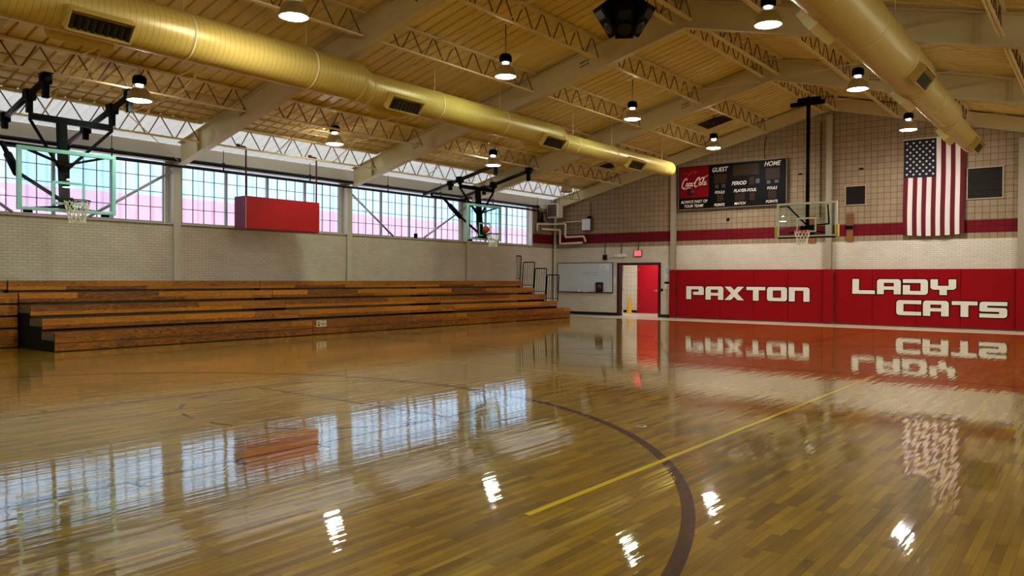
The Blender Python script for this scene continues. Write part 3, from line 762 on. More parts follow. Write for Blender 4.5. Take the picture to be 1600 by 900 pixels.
def side_hoop(xb, yb, zb, ya, yc, xt, label, bw=1.83, bh=1.22, framemat=M_BBFRAME):
    """ceiling hung side hoop: two sloping carrier pipes at ya, yc, cross bar, mast, struts, board facing +x"""
    ym = yb+bw/2; o = thing('basketball_hoop', label, 'basketball hoop', (xb, ym, 0))
    lx = lambda x: x-xb; ly = lambda y: y-ym
    tz = lambda x: 4.42+.235*x
    for yy, xl in ((ya, -.04 if False else .25), (yc, .45)):
        a = MB(); a.tube([(lx(xl), ly(yy), tz(xl)), (lx(xt), ly(yy), tz(xt))], .062, 12)
        a.build('carrier_pipe', M_BLACKM, o)
        for xh in (1.5, 3.5):
            h = MB(); zj = deck_z(xh)-.545
            if xh < xt+.2:
                h.box(lx(xh)-.05, ly(yy)-.05, tz(xh)-.34 if xh > 2 else tz(xh)-.22, lx(xh)+.05, ly(yy)+.05, zj-.012); h.box(lx(xh)-.16, ly(yy)-.09, zj-.011, lx(xh)+.16, ly(yy)+.09, zj-.002)
                h.box(lx(xh)-.085, ly(yy)-.085, tz(xh)-.08, lx(xh)+.085, ly(yy)+.085, tz(xh)+.08)
                h.build('hanger', M_BLACK, o)
    xm = xb-.34; zc = 4.66
    a = MB(); a.bar((lx(xm), ly(ya), zc), (lx(xm), ly(yc), zc), .10, .12)
    for yy in (ya, yc):
        a.box(lx(xm)-.05, ly(yy)-.05, zc+.061, lx(xm)+.05, ly(yy)+.05, tz(xm)-.064); a.box(lx(xm)-.10, ly(yy)-.09, tz(xm)-.10, lx(xm)+.10, ly(yy)+.09, tz(xm)+.10)
    a.build('cross_bar', M_BLACK, o)
    a = MB(); a.bar((lx(xm)+.02, 0, zc-.06), (lx(xb)-.16, 0, zb+.02), .15, .15, up=(1, 0, 0)); a.box(lx(xb)-.20, -.11, zb+.06, lx(xb)-.052, .11, zb+.30)
    a.build('mast', M_BLACK, o)
    a = MB()
    for yy in (ya, yc): a.bar((lx(xm), ly(yy), zc-.05), (lx(xb)-.24, .0+(-.05 if yy < ym else .05), zb+.85), .05)
    a.build('side_brace', M_BLACK, o)
    a = MB()
    for s in (-1, 1):
        a.bar((lx(xb)-.16, 0, zb+.95), (lx(xb)-.06, s*.7, zb+bh-.06), .045); a.bar((lx(xb)-.2, 0, zb+.12), (lx(xb)-.06, s*.7, zb+.04), .045)
    a.build('board_bracket', M_BLACK, o)
    # folding strut back towards the wall
    a = MB(); ys = -.33; a.tube([(lx(.62), ys, 4.40), (lx(1.05), ys, 4.02)], .05, 8); a.tube([(lx(.95), ys, 4.11), (lx(1.45), ys, 3.67)], .085, 8); a.tube([(lx(1.4), ys, 3.71), (lx(xb)-.2, -.06, zb+.25)], .04, 8)
    a.bar((lx(.62), ly(ya), 4.39), (lx(.62), ly(yc), 4.39), .07); 
    for yy in (ya, yc): a.box(lx(.62)-.03, ly(yy)-.03, 4.42, lx(.62)+.03, ly(yy)+.03, tz(.62)-.06)
    a.build('folding_strut', M_BLACK, o)
    board(o, 0, -bw/2, zb, bw, bh, 'x', framemat)
    for u in (-bw/2+.12, bw/2-.27):
        lo = MB(); lo.box(-.06, u, zb-.05, .0, u+.15, zb-.002); lo.build('bumper_foot', M_BLACK, o)
    rim_net(o, (.385, 0, zb+.21), (1, 0, 0), M_RIMB, 0)
    return o
side_hoop(3.08, 5.80, 2.80, 6.14, 7.72, 3.66, 'large glass side hoop with green frame at the left edge')
side_hoop(2.28, 19.64, 2.85, 19.65, 21.45, 3.65, 'small distant glass side hoop beside the window wall')
bl = MB(); bl.sphere((0, 0, 0), .12, 20, 12); bl.mat(1)
bl.tube([(.1205*math.cos(2*PI*i/24), .1205*math.sin(2*PI*i/24), 0) for i in range(25)], .002, 4, False); bl.tube([(.1205*math.cos(2*PI*i/24), 0, .1205*math.sin(2*PI*i/24)) for i in range(25)], .002, 4, False)
o = bl.build('basketball', [M_BALL, M_RIMB], loc=(2.47, 20.40, 3.205)); tag(o, 'orange basketball wedged behind the rim of the far side hoop', 'basketball')

# main hoop at the end wall
bx, by, bz = 11.01, 24.66, 2.88
o = thing('basketball_hoop', 'glass hoop before the end wall, hung on a tall black pole', 'basketball hoop', (11.925, by, 0))
board(o, -.915, 0, bz, 1.83, 1.07, 'y', M_BBFRAME2, bar=.06)
a = MB(); a.tube([(-.07, .34, bz+.1), (-.07, .34, 7.06)], .06, 12); a.build('pole', M_BLACK, o)
a = MB(); a.bar((-.62, .34, 7.10), (.42, .34, 7.10), .12, .12); a.box(-.35, .2, 7.17, .2, .50, 7.26); a.tube([(-.40, .34, 7.21), (.3, .34, 7.21)], .07, 8); a.tube([(-.07, .34, 7.2), (-.07, .34, 7.31)], .05, 8); a.build('hanger', M_BLACK, o)
a = MB(); a.bar((-.60, .07, bz+.98), (-.10, .30, bz+.40), .045); a.bar((.62, .07, bz+.98), (.60, .30, bz+.40), .04); a.bar((.60, .30, bz+.40), (.0, .34, bz+.36), .04)
for s in (-1, 1): a.bar((s*.55, .06, bz+.12), (-.07, .34, bz+.22), .04)
a.box(-.2, .06, bz+.04, .2, .25, bz+.34); a.build('board_bracket', M_BLACK, o)
for s in (-1, 1):
    a = MB(); xx = s*.925; a.box(xx-.045, -.06, bz-.02, xx+.045, .075, bz+.36); a.build('corner_pad', M_CYL, o, bevel=.02)
a = MB(); a.box(-.87, -.04, bz-.045, .87, .06, bz-.002); a.build('bottom_pad', M_BLACK, o, bevel=.01)
rim_net(o, (.0, -.40, bz+.165), (0, -1, 0), M_RIMR, 0)
# brace planks on the wall
for (x0, x1, z0, z1, lab) in ((12.24, 12.46, 2.86, 3.82, 'tall brown wooden plank on the stripe right of the end hoop'), (10.98, 11.2, 2.84, 3.8, 'brown wooden plank on the wall half hidden behind the end hoop')):
    o = thing('wall_plank', lab, 'plank', ((x0+x1)/2, L-.022, (z0+z1)/2), 'wooden planks behind the end hoop'); a = MB(); a.box(-(x1-x0)/2, -.02, -(z1-z0)/2, (x1-x0)/2, .02, (z1-z0)/2); a.build('plank', M_PLANK, o, bevel=.004)
    a = MB(); a.box(-.14, -.045, -.06, .10, -.021, .06); a.build('mount', M_BLACK, o)

# ------------------------------------------------------------------ wall pads and lettering
PZ0, PZ1 = .038, 1.905
def pad(x0, x1, proud, label):
    o = thing('wall_pad', label, 'wall pad', ((x0+x1)/2, L, 0), 'red pads along the end wall')
    hw = (x1-x0)/2-.003; a = MB(); a.box(-hw, -proud, PZ0, hw, -.004 if proud < .15 else -.151, PZ1); a.build('vinyl_cover', M_PAD, o, bevel=.012)
    a = MB(); a.box(-hw+.01, -.0035 if proud < .15 else -.1505, PZ0+.05, hw-.01, -.001 if proud < .15 else -.1475, PZ1-.02); a.build('mount_board', M_PADEDGE, o)
PADS = [(5.66, 5.90, .21, 'narrow red pad wrapping the column beside the doorway'), (5.905, 7.74, .10, 'wide red pad under the letters P and A of the left word'), (7.74, 9.04, .10, 'red wall pad under the letter X of the left word'),
 (9.04, 10.28, .10, 'red wall pad under the letters T and O, left word'), (10.28, 11.53, .10, 'red wall pad under the last letter of the left word'), (11.535, 11.87, .21, 'narrow red pad wrapping the middle column under the hoop'),
 (11.875, 13.11, .10, 'red wall pad under the L of the upper right word'), (13.11, 14.43, .10, 'red wall pad under A and the C below it'), (14.43, 15.70, .10, 'red wall pad under D and Y and the lower A'),
 (15.70, 17.17, .10, 'red wall pad under the last two letters of the lower word'), (17.175, 17.52, .21, 'narrow red pad at the right edge wrapping a column'), (17.525, 18.9, .10, 'red wall pad beyond the right edge column')]
for p in PADS: pad(*p)
def rr(x0, y0, x1, y1, tl=0, tr=0, br=0, bl_=0, n=5):
    p = []
    for (cx, cy, r, a0) in ((x1, y1, tr, 0), (x0, y1, tl, 90), (x0, y0, bl_, 180), (x1, y0, br, 270)):
        if r == 0: p.append((cx, cy)); continue
        ox = cx-r if a0 in (0, 270) else cx+r; oy = cy-r if a0 in (0, 90) else cy+r
        for i in range(n+1):
            a = math.radians(a0+90*i/n); p.append((ox+r*math.cos(a), oy+r*math.sin(a)))
    return p
def glyph(ch, w, h):
    v = .215 if w > .65 else .2; t = .125; R = .10
    if ch == 'P': return [rr(0, 0, v, h), rr(v, h-t, w, h, 0, R), rr(w-v, h*.36, w, h-t), rr(w*.40, h*.34, w, h*.34+t, 0, 0, R)]
    if ch == 'A': return [rr(0, 0, v, h, R), rr(w-v, 0, w, h, 0, R), rr(v, h-t, w-v, h), rr(v, h*.30, w-v, h*.30+t*.9)]
    if ch == 'X': return [[(0, h), (.25, h), (w, 0), (w-.25, 0)], [(0, 0), (.25, 0), (w, h), (w-.25, h)]]
    if ch == 'T': return [rr(0, h-t, w, h), rr(w/2-v/2, 0, w/2+v/2, h-t)]
    if ch == 'O': return [rr(0, 0, v, h, R, 0, 0, R), rr(w-v, 0, w, h, 0, R, R, 0), rr(v, h-t, w-v, h), rr(v, 0, w-v, t)]
    if ch == 'N': return [rr(0, 0, v, h), rr(w-v, 0, w, h, 0, R), rr(v, h-t, w-v, h)]
    if ch == 'L': return [rr(0, 0, v, h), rr(v, 0, w, t)]
    if ch == 'D': return [rr(0, h-t, w-v, h), rr(0, 0, v, h*.62), rr(v, 0, w-v, t), rr(w-v, 0, w, h, 0, R, R, 0)]
    if ch == 'Y': return [rr(0, h*.45, v, h), rr(w-v, h*.45, w, h), rr(0, h*.34, w, h*.34+t, 0, 0, R, R), rr(w/2-v/2, 0, w/2+v/2, h*.34)]
    if ch == 'C': return [rr(0, 0, v, h, R, 0, 0, R), rr(v, h-t, w, h), rr(v, 0, w, t)]
    if ch == 'S': return [rr(0, h-t, w, h, R), rr(0, h*.40, v, h-t), rr(0, h*.5-t/2, w, h*.5+t/2, 0, R*.8, 0, R*.8), rr(w-v, t, w, h*.5), rr(0, 0, w, t, 0, 0, R)]
def inflate(poly, e):
    out = []; n = len(poly)
    ar = sum(poly[i][0]*poly[(i+1) % n][1]-poly[(i+1) % n][0]*poly[i][1] for i in range(n))
    pl = poly if ar > 0 else poly[::-1]
    for i in range(n):
        a, b_, c = Vector(pl[i-1]), Vector(pl[i]), Vector(pl[(i+1) % n])
        d1 = (b_-a); d2 = (c-b_)
        if d1.length < 1e-5 or d2.length < 1e-5: continue
        d1.normalize(); d2.normalize(); n1 = Vector((d1.y, -d1.x)); n2 = Vector((d2.y, -d2.x)); m = (n1+n2)
        m = m/max(m.length_squared/2, .5); out.append(tuple(b_+m*e))
    return out
def word(text, spans, z0, z1s, label):
    x0 = spans[0][0]; o = thing('wall_lettering', label, 'lettering', (x0, L-.103, z0))
    wl = MB(); bk = MB(); k_ = 0
    for ch, (a, c) in zip(text, spans):
        for poly in glyph(ch, c-a, z1s-z0):
            pp = [(u+a-x0, v) for u, v in poly]
            k_ += 1; wl.prism(pp, 'y', -.007-.0002*k_, -.0045-.00002*k_)
            bk.prism(inflate(pp, .026), 'y', -.003-.00003*k_, -.0005-.00001*k_)
    bk.build('letter_outline', M_BLACK, o); wl.build('letter_mount', M_LETTER, o)
word('PAXTON', [(6.35, 7.08), (7.15, 7.87), (7.91, 8.67), (8.76, 9.47), (9.53, 10.26), (10.32, 11.05)], .755, 1.265, 'white block letters spelling PAXTON on the left red pads')
word('LADY', [(12.47, 13.19), (13.25, 13.98), (14.04, 14.78), (14.85, 15.58)], 1.065, 1.57, 'white block letters spelling LADY, upper word on right pads')
word('CATS', [(13.85, 14.59), (14.64, 15.38), (15.46, 16.17), (16.22, 16.96)], .385, .88, 'white block letters spelling CATS, lower word on right pads')

# ------------------------------------------------------------------ scoreboard
SX0, SX1, SZ0, SZ1 = 6.03, 10.20, 4.26, 5.90
sb = thing('scoreboard', 'long black scoreboard with red soft drink panel on the end wall', 'scoreboard', (SX0, L-.005, SZ0))
SW, SH = SX1-SX0, SZ1-SZ0
a = MB(); a.box(0, -.14, 0, SW, -.02, SH); a.build('case', M_SCORE, sb)
a = MB(); t = .03
a.box(-t, -.15, -t, 0, -.015, SH+t); a.box(SW, -.15, -t, SW+t, -.015, SH+t); a.box(0, -.15, -t, SW, -.015, 0); a.box(0, -.15, SH, SW, -.015, SH+t); a.build('board_frame', plain('scoreboard_trim', (.18, .15, .11), .4), sb)
a = MB(); 
for q in (.6, 2., 3.4): a.box(q-.05, -.019, .3, q+.05, 0, SH-.3)
a.build('mount', M_GALV, sb)
def uv(u, v): return (u*SW, v*SH)
a = MB(); x0, z0 = uv(.008, .26); x1, z1 = uv(.295, .985); a.box(x0, -.146, z0, x1, -.1405, z1); panel = a.build('advert_panel', M_SODA, sb)
def pane(u0, u1, v0, v1, m=M_DIGIT):
    a = MB(); x0, z0 = uv(u0, v0); x1, z1 = uv(u1, v1); a.box(x0, -.145, z0, x1, -.1405, z1); a.build('digit_window', m, sb)
for q in ((.345, .465, .56, .77), (.525, .76, .70, .945), (.82, .945, .57, .81), (.375, .437, .14, .30), (.545, .635, .125, .295), (.845, .915, .13, .31), (.675, .72, .47, .65), (.68, .725, .125, .30)): pane(*q)
for q in ((.358, .39, .45, .53), (.42, .455, .45, .535), (.735, .768, .50, .60), (.832, .865, .47, .54), (.90, .935, .475, .545)): pane(*q, m=M_DIGITF)
def text_mesh(s, parent, u0, u1, v0, v1, mat=M_LETTER, shear=.28, depth=-.147, name='lettering', bold=.012):
    cu = bpy.data.curves.new('txt', 'FONT'); cu.body = s; cu.shear = shear; cu.offset = bold; cu.size = 1; cu.resolution_u = 3
    to = bpy.data.objects.new('txt', cu); COL.objects.link(to)
    dg = bpy.context.evaluated_depsgraph_get(); dg.update(); me = bpy.data.meshes.new_from_object(to.evaluated_get(dg)); bpy.data.objects.remove(to)
    xs = [v.co.x for v in me.vertices]; ys = [v.co.y for v in me.vertices]
    X0, Z0 = uv(u0, v0); X1, Z1 = uv(u1, v1); kx = (X1-X0)/(max(xs)-min(xs)); kz = (Z1-Z0)/(max(ys)-min(ys)); mx, my = min(xs), min(ys)
    for v in me.vertices: v.co = ((v.co.x-mx)*kx+X0, depth, (v.co.y-my)*kz+Z0)
    me.materials.clear(); me.materials.append(mat); me.name = name
    o = bpy.data.objects.new(name, me); COL.objects.link(o); o.parent = parent; return o
for s, u0, u1, v0, v1 in (('GUEST', .33, .48, .825, .93), ('HOME', .81, .955, .86, .965), ('PERIOD', .515, .65, .49, .575), ('FOULS', .355, .45, .32, .385), ('PLAYER-FOUL', .535, .74, .325, .395),
                          ('FOULS', .835, .925, .34, .405), ('POINTS', .35, .45, .03, .095), ('MATCH', .54, .645, .04, .10), ('POINTS', .825, .93, .045, .105)):
    text_mesh(s, sb, u0, u1, v0, v1)
text_mesh('ALWAYS PART OF', sb, .02, .285, .135, .205, shear=.15); text_mesh('YOUR TEAM!', sb, .055, .245, .035, .105, shear=.15)
# script logo on the red panel, drawn as brush strokes
def stroke(mb, pts, w0, w1=None, dens=8, dep=-.1485):
    P = [Vector(p) for p in pts]; out = []
    for i in range(len(P)-1):
        p0, p1, p2, p3 = P[max(i-1, 0)], P[i], P[i+1], P[min(i+2, len(P)-1)]
        for k in range(dens):
            t = k/dens; out.append(.5*((2*p1)+(-p0+p2)*t+(2*p0-5*p1+4*p2-p3)*t*t+(-p0+3*p1-3*p2+p3)*t**3))
    out.append(P[-1]); n = len(out); vs = []
    for i, p in enumerate(out):
        d = (out[min(i+1, n-1)]-out[max(i-1, 0)]).normalized(); nn = Vector((-d.y, d.x))
        w = w0*(.35+.65*math.sin(PI*min(max(i/(n-1), .02), .98))) if w1 is None else w0+(w1-w0)*i/(n-1)
        for s in (-1, 1):
            q = p+nn*s*w/2; x, z = uv(*q_uv(q)); vs.append((x, dep, z))
    mb.add(vs, [(2*i, 2*i+1, 2*i+3, 2*i+2) for i in range(n-1)])
def q_uv(q):   # logo space: x 0..10, y 0..4  -> scoreboard uv (slightly rising)
    return (.022+.0272*q[0], .47+.072*q[1]+.004*q[0]*.5)
a = MB()
# capital C with long tail
stroke(a, [(1.95, 2.75), (2.2, 3.2), (1.95, 3.5), (1.35, 3.2), (.6, 2.0), (.35, .95), (.75, .45), (1.5, .85)], .36)
stroke(a, [(.35, .75), (.9, .2), (1.9, .15), (2.8, .4), (3.9, .05)], .24)
stroke(a, [(2.1, .8), (1.85, 1.25), (2.1, 1.9), (2.5, 1.75), (2.45, 1.1), (2.1, .8)], .24, .24)            # o
stroke(a, [(3.25, 1.75), (3.05, 1.95), (2.75, 1.4), (2.85, .85), (3.3, 1.05)], .26, .22)                   # c
stroke(a, [(4.0, 1.8), (3.7, 1.9), (3.42, 1.3), (3.55, .85), (3.9, 1.2), (4.08, 1.85)], .24, .24); stroke(a, [(4.1, 1.95), (3.95, 1.2), (4.1, .85), (4.45, 1.2)], .25, .18)   # a
stroke(a, [(4.45, 1.75), (4.9, 1.85)], .22, .22)
stroke(a, [(6.6, 2.6), (6.85, 3.1), (6.6, 3.45), (6.0, 3.1), (5.2, 1.9), (5.0, .95), (5.4, .45), (6.15, .85)], .38)   # second C
stroke(a, [(6.2, 2.85), (6.8, 2.45), (7.6, 3.3), (8.5, 3.3), (9.9, 3.9)], .24)                             # swash
stroke(a, [(6.85, .8), (6.58, 1.25), (6.85, 1.9), (7.28, 1.75), (7.22, 1.1), (6.85, .8)], .25, .25)
stroke(a, [(7.6, 1.2), (8.05, 2.0), (8.4, 3.0), (8.25, 3.15), (7.85, 1.9), (7.8, .95), (8.2, .95)], .25, .22)    # l
stroke(a, [(9.0, 1.8), (8.7, 1.9), (8.42, 1.3), (8.55, .85), (8.9, 1.2), (9.1, 1.85)], .24, .24); stroke(a, [(9.12, 1.95), (8.97, 1.2), (9.1, .85), (9.5, 1.2)], .25, .16)
a.build('script_logo', M_LETTER, panel, fixn=False)
a = MB()
x, z = uv(.115, .40); a.lathe([(.0002, -.1478), (.15, -.1478), (.15, -.1465)], (x, 0, z), 24, 'y')
a.build('dark_disc', M_SODAD, panel)
a = MB()
def stroke2(pts, w): stroke(a, pts, w, w, dep=-.1482)
stroke2([(2.4, 4.1), (3.0, 5.0), (4.2, 5.6), (5.4, 5.5), (5.9, 5.2)], .14); stroke2([(2.9, 4.3), (3.6, 5.0), (4.3, 5.2)], .1); stroke2([(5.3, 5.3), (5.1, 4.4)], .2); stroke2([(.8, 5.2), (2.0, 5.3)], .12)
a.build('bottle_outline', plain('panel_pale_red', (.42, .10, .09), .5), panel, fixn=False)
# cable up from the scoreboard
o = MB().tube([(9.38, L-.05, 5.97), (9.36, L-.05, 6.3), (9.44, L-.05, 6.78)], .012, 6).build('hanging_cable', M_BLACK); tag(o, 'dark cable rising from the scoreboard to the roof', 'cable')

# ------------------------------------------------------------------ flag
fl = thing('wall_flag', 'large vertical stars and stripes flag hung on the end wall', 'flag', (14.03, L-.12, 3.0))
FW, FH = 1.76, 3.10
def fpos(u, v):
    x = u*FW; top = FH-.06*math.sin(PI*min(u/.6, 1))*.0; sag = .05*math.sin(PI*u); z = v*FH*(1)+(1-v)*(-sag)+.02
    wv = .03*math.sin(u*21+v*2.)*(.35+.65*(1-v))+.02*math.sin(v*5+u*3)
    return (x-.012*math.sin(v*6)*(1-v), -wv, z)
a = MB(); NV = 30; a.smooth = True
cv = .605
for c in range(13):
    a.mat(c % 2)
    vlo, vhi = 0, (cv if c < 7 else 1)
    sub = 4; nv = int(NV*(vhi-vlo))
    for q in range(sub):
        u0, u1 = (c+q/sub)/13, (c+(q+1)/sub)/13
        vs = [];
        for k in range(nv+1):
            v = vlo+(vhi-vlo)*k/nv; vs += [fpos(u0, v), fpos(u1, v)]
        a.add(vs, [(2*k, 2*k+1, 2*k+3, 2*k+2) for k in range(nv)])
a.build('striped_field', [M_FLAGR, M_FLAGW], fl, fixn=False)
a = MB(); a.smooth = True
nv, nu = 12, 28
vs = [fpos(7/13*i/nu, cv+(1-cv)*k/nv) for k in range(nv+1) for i in range(nu+1)]
a.add(vs, [(k*(nu+1)+i, k*(nu+1)+i+1, (k+1)*(nu+1)+i+1, (k+1)*(nu+1)+i) for k in range(nv) for i in range(nu)])
a.mat(1); a.smooth = False
for row in range(11):
    cnt = 5 if row % 2 == 0 else 4
    for j in range(cnt):
        u = 7/13*((1 if cnt == 5 else 2)+2*j)/10; v = cv+(1-cv)*(11-row)/12
        cx, cy, cz = fpos(u, v); pts = []
        for k in range(10):
            r = .047 if k % 2 == 0 else .02; an = PI/2+PI*k/5
            pts.append((cx+r*math.cos(an), cy-.008, cz+r*math.sin(an)))
        a.add(pts+[(cx, cy-.008, cz)], [(k, (k+1) % 10, 10) for k in range(10)])
a.build('star_canton', [M_FLAGB, M_FLAGW], fl, fixn=False)
a = MB(); a.tube([(-.03, 0, FH+.035), (FW+.03, 0, FH+.035)], .014, 8); a.build('hanging_rod', M_LETTER, fl)

# ------------------------------------------------------------------ wall vents
for (x0, x1, z0, z1, lab) in ((12.21, 12.83, 4.12, 4.74, 'small square dark vent between the end hoop and flag'), (15.85, 16.78, 4.12, 5.06, 'large dark louvered vent right of the flag')):
    o = thing('wall_vent', lab, 'vent', ((x0+x1)/2, L-.003, (z0+z1)/2)); w, h = (x1-x0)/2, (z1-z0)/2
    a = MB(); t = .03
    a.box(-w-t, -.03, -h-t, -w, 0, h+t); a.box(w, -.03, -h-t, w+t, 0, h+t); a.box(-w, -.03, -h-t, w, 0, -h); a.box(-w, -.03, h, w, 0, h+t); a.build('vent_frame', M_TAN, o)
    a = MB(); a.box(-w, -.004, -h, w, -.001, h); n = 14
    for k in range(n): z = -h+2*h*(k+.5)/n; a.add([(-w+.002, -.024, z-.012), (w-.002, -.024, z-.012), (w-.002, -.008, z+.016), (-w+.002, -.008, z+.016)], [(0, 1, 2, 3)])
    a.build('louvers', M_DARK, o)
# small brackets and conduits on the end wall
for (x, z, lab) in ((10.66, 5.30, 'small dark bracket on the blocks right of the scoreboard'), (12.70, 5.32, 'small dark bracket on the blocks above the square vent')):
    a = MB(); a.box(-.07, -.05, -.018, .07, 0, .018); a.box(-.03, -.08, -.01, .05, -.051, .028); o = a.build('wall_mount_bracket', M_BLACK, loc=(x, L-.004, z)); tag(o, lab, 'bracket', 'small dark brackets on the end wall')
a = MB(); a.lathe([(.0002, -.05), (.045, -.05), (.055, -.02), (.055, 0)], (0, 0, 0), 16, 'y'); o = a.build('wall_hook_mount', M_BLACK, loc=(7.99, L-.004, 3.80)); tag(o, 'small round dark fitting on the wall under the scoreboard', 'wall fitting')
o = MB().tube([(11.36, L-.03, 3.72), (11.36, L-.03, 7.05)], .017, 6).build('hanging_conduit', M_BOLT); tag(o, 'thin dark vertical conduit left of the middle end column', 'conduit')

# ------------------------------------------------------------------ red box over the windows
o = thing('hanging_box', 'red box hung from a roof joist in front of the windows', 'box', (1.5, 11.72, 2.81))
w, h, d = 2.38, .86, .52
a = MB(); a.box(-.018, .012, .012, 0, w-.012, h-.012); a.build('front_panel', M_BOXRED, o)
a = MB(); a.box(-d, 0, 0, -.019, .018, h); a.box(-d, w-.018, 0, -.019, w, h); a.build('side_panel', M_PLY, o)
a = MB(); a.box(-d, .019, h-.018, -.019, w-.019, h); a.box(-d, .019, 0, -.019, w-.019, .018); a.box(-d, .019, .019, -d+.018, w-.019, h-.019); a.build('back_panel', M_ROD, o)
a = MB(); a.box(-.018, 0, 0, .008, .011, h); a.box(-.018, w-.011, 0, .008, w, h); a.build('edge_trim', M_BOXEDGE, o)
for y in (.06, w-.04):
    a = MB(); z1 = deck_z(1.42)-.43-2.81
    a.tube([(-.085, y, h), (-.085, y, z1-.03), (-.085, y-.03, z1), (-.085, y-.2, z1)], .022, 8); a.box(-.115, y-.27, z1-.03, -.055, y-.19, z1+.05); a.build('hanger', M_ROD, o)
a = MB(); a.box(-.10, -.02, -.036, -.5, -.0, -.001) if False else None

# ------------------------------------------------------------------ speaker cluster
sc = thing('speaker_cluster', 'cluster of black loudspeakers hung below the ridge at the top', 'loudspeakers', (11.45, 14.05, 7.02), None)
def speaker_box(ang, off):
    a = MB(); p = [(-.19, 0), (.19, 0), (.13, .40), (-.13, .40)]
    body = MB(); body.prism(p, 'z', -.34, .34)
    o = body.build('speaker_cabinet', M_BLACK, sc, bevel=.015)
    f = MB(); f.lathe([(.0002, -.006), (.05, -.012), (.13, -.02), (.14, -.004), (.14, .0)], (0, -.004, -.14), 20, 'y'); f.box(-.13, -.02, .08, .13, -.0015, .26)
    f2 = f.build('speaker_cone', M_BLACKM, o)
    o.rotation_euler = (math.radians(38), 0, ang); o.location = off
    return o
VD = math.radians(38)
VD = math.radians(30)
speaker_box(VD-1.05, (-.34, -.20, -.17)); speaker_box(VD, (.11, -.19, -.26)); speaker_box(VD+1.05, (.33, .19, -.17))
a = MB(); a.box(-.42, -.06, .2, .42, .06, .26); a.box(-.06, -.35, .18, .06, .35, .199); a.tube([(0, 0, .26), (0, 0, .31)], .03, 8)
a.tube([(-.3, 0, .02), (-.3, 0, .2)], .015, 6); a.tube([(.3, 0, .02), (.3, 0, .2)], .015, 6); a.build('hanger', M_BLACK, sc)

# ------------------------------------------------------------------ doorway and corridor
fr = bpy.data.objects.new('door_1', None); COL.objects.link(fr); fr.location = (DX0, L, 0); struct(fr)
dw = DX1-DX0
a = MB(); a.box(-.08, -.025, 0, .03, .20, DZ-.03); a.box(dw-.03, -.025, 0, dw+.08, .20, DZ-.03); a.box(-.08, -.025, DZ-.029, dw+.08, .20, DZ+.07); a.build('door_frame', M_MAROON, fr)
lf = MB(); lf.box(-.022, 0, .012, .022, .87, DZ-.045); lf = lf.build('door_leaf', M_WHITE, fr); lf.location = (.055, .235, 0); lf.rotation_euler = (0, 0, math.radians(31))
a = MB(); a.box(.023, .74, .98, .05, .82, 1.12); a.bar((.045, .78, 1.05), (.045, .68, 1.05), .02); a.build('door_handle', M_BLACK, lf)
a = MB()
for z in (.25, 1.05, 1.85): a.box(.031, .18, z, .039, .208, z+.11)
a.build('door_hinge', M_BLACK, fr)
lf = MB(); lf.box(dw-.085, .21, .012, dw-.04, 1.08, DZ-.045); lf.build('door_leaf', M_WHITE, fr)
CY = 31.0
b = MB(); b.box(-1.5, CY, -.1, 7.5, CY+.15, 2.9); b.box(-1.65, L+.301, -.1, -1.5, CY, 2.9); b.box(7.5, L+.301, -.1, 7.65, CY, 2.9); struct(b.build('wall_corridor', M_TILE))
b = MB(); b.box(-1.5, L+.301, 2.75, 7.5, CY-.001, 2.9); struct(b.build('ceiling.001', M_WHITE))
b = MB(); b.box(-1.65, L, -.12, 7.65, CY+.1, 0); struct(b.build('floor.001', plain('corridor_floor', (.70, .66, .60), .3, var=.05)))
b = MB(); b.box(-1.4, CY-.012, 0, 2.55, CY, .12); b.box(3.75, CY-.012, 0, 7.4, CY, .12); struct(b.build('baseboard_corridor', M_BASE))
d2 = bpy.data.objects.new('door_2', None); COL.objects.link(d2); d2.location = (2.65, CY, 0); struct(d2)
a = MB(); a.box(.03, -.05, .01, 1.01, -.005, 2.17); lf = a.build('door_leaf', M_DOORRED, d2)
a = MB(); a.box(-.06, -.06, 0, .025, -.002, 2.24); a.box(1.015, -.06, 0, 1.10, -.002, 2.24); a.box(.025, -.06, 2.175, 1.015, -.002, 2.24); a.build('door_frame', M_DOORRED, d2)
a = MB(); a.lathe([(.0002, -.02), (.035, -.02), (.035, 0)], (.90, -.05, 1.02), 14, 'y'); a.bar((.90, -.085, 1.02), (.78, -.085, 1.01), .022); a.bar((.90, -.06, 1.02), (.90, -.09, 1.02), .02); a.build('door_handle', M_GALV, lf)
a = MB()
for z in (.25, 1.05, 1.9): a.box(.022, -.066, z, .034, -.051, z+.12)
a.build('door_hinge', M_GALV, lf)
co = thing('floor_cone', 'tall yellow caution cone standing in the lit doorway', 'cone', (2.37, 30.62, 0.002))
a = MB(); a.lathe([(.15, .02), (.15, .03), (.11, .04), (.075, .35), (.03, .72), (.0002, .74)], n=18); a.build('cone_body', M_CONE, co); a = MB(); a.box(-.17, -.17, 0, .17, .17, .02); a.build('base', M_CONE, co)

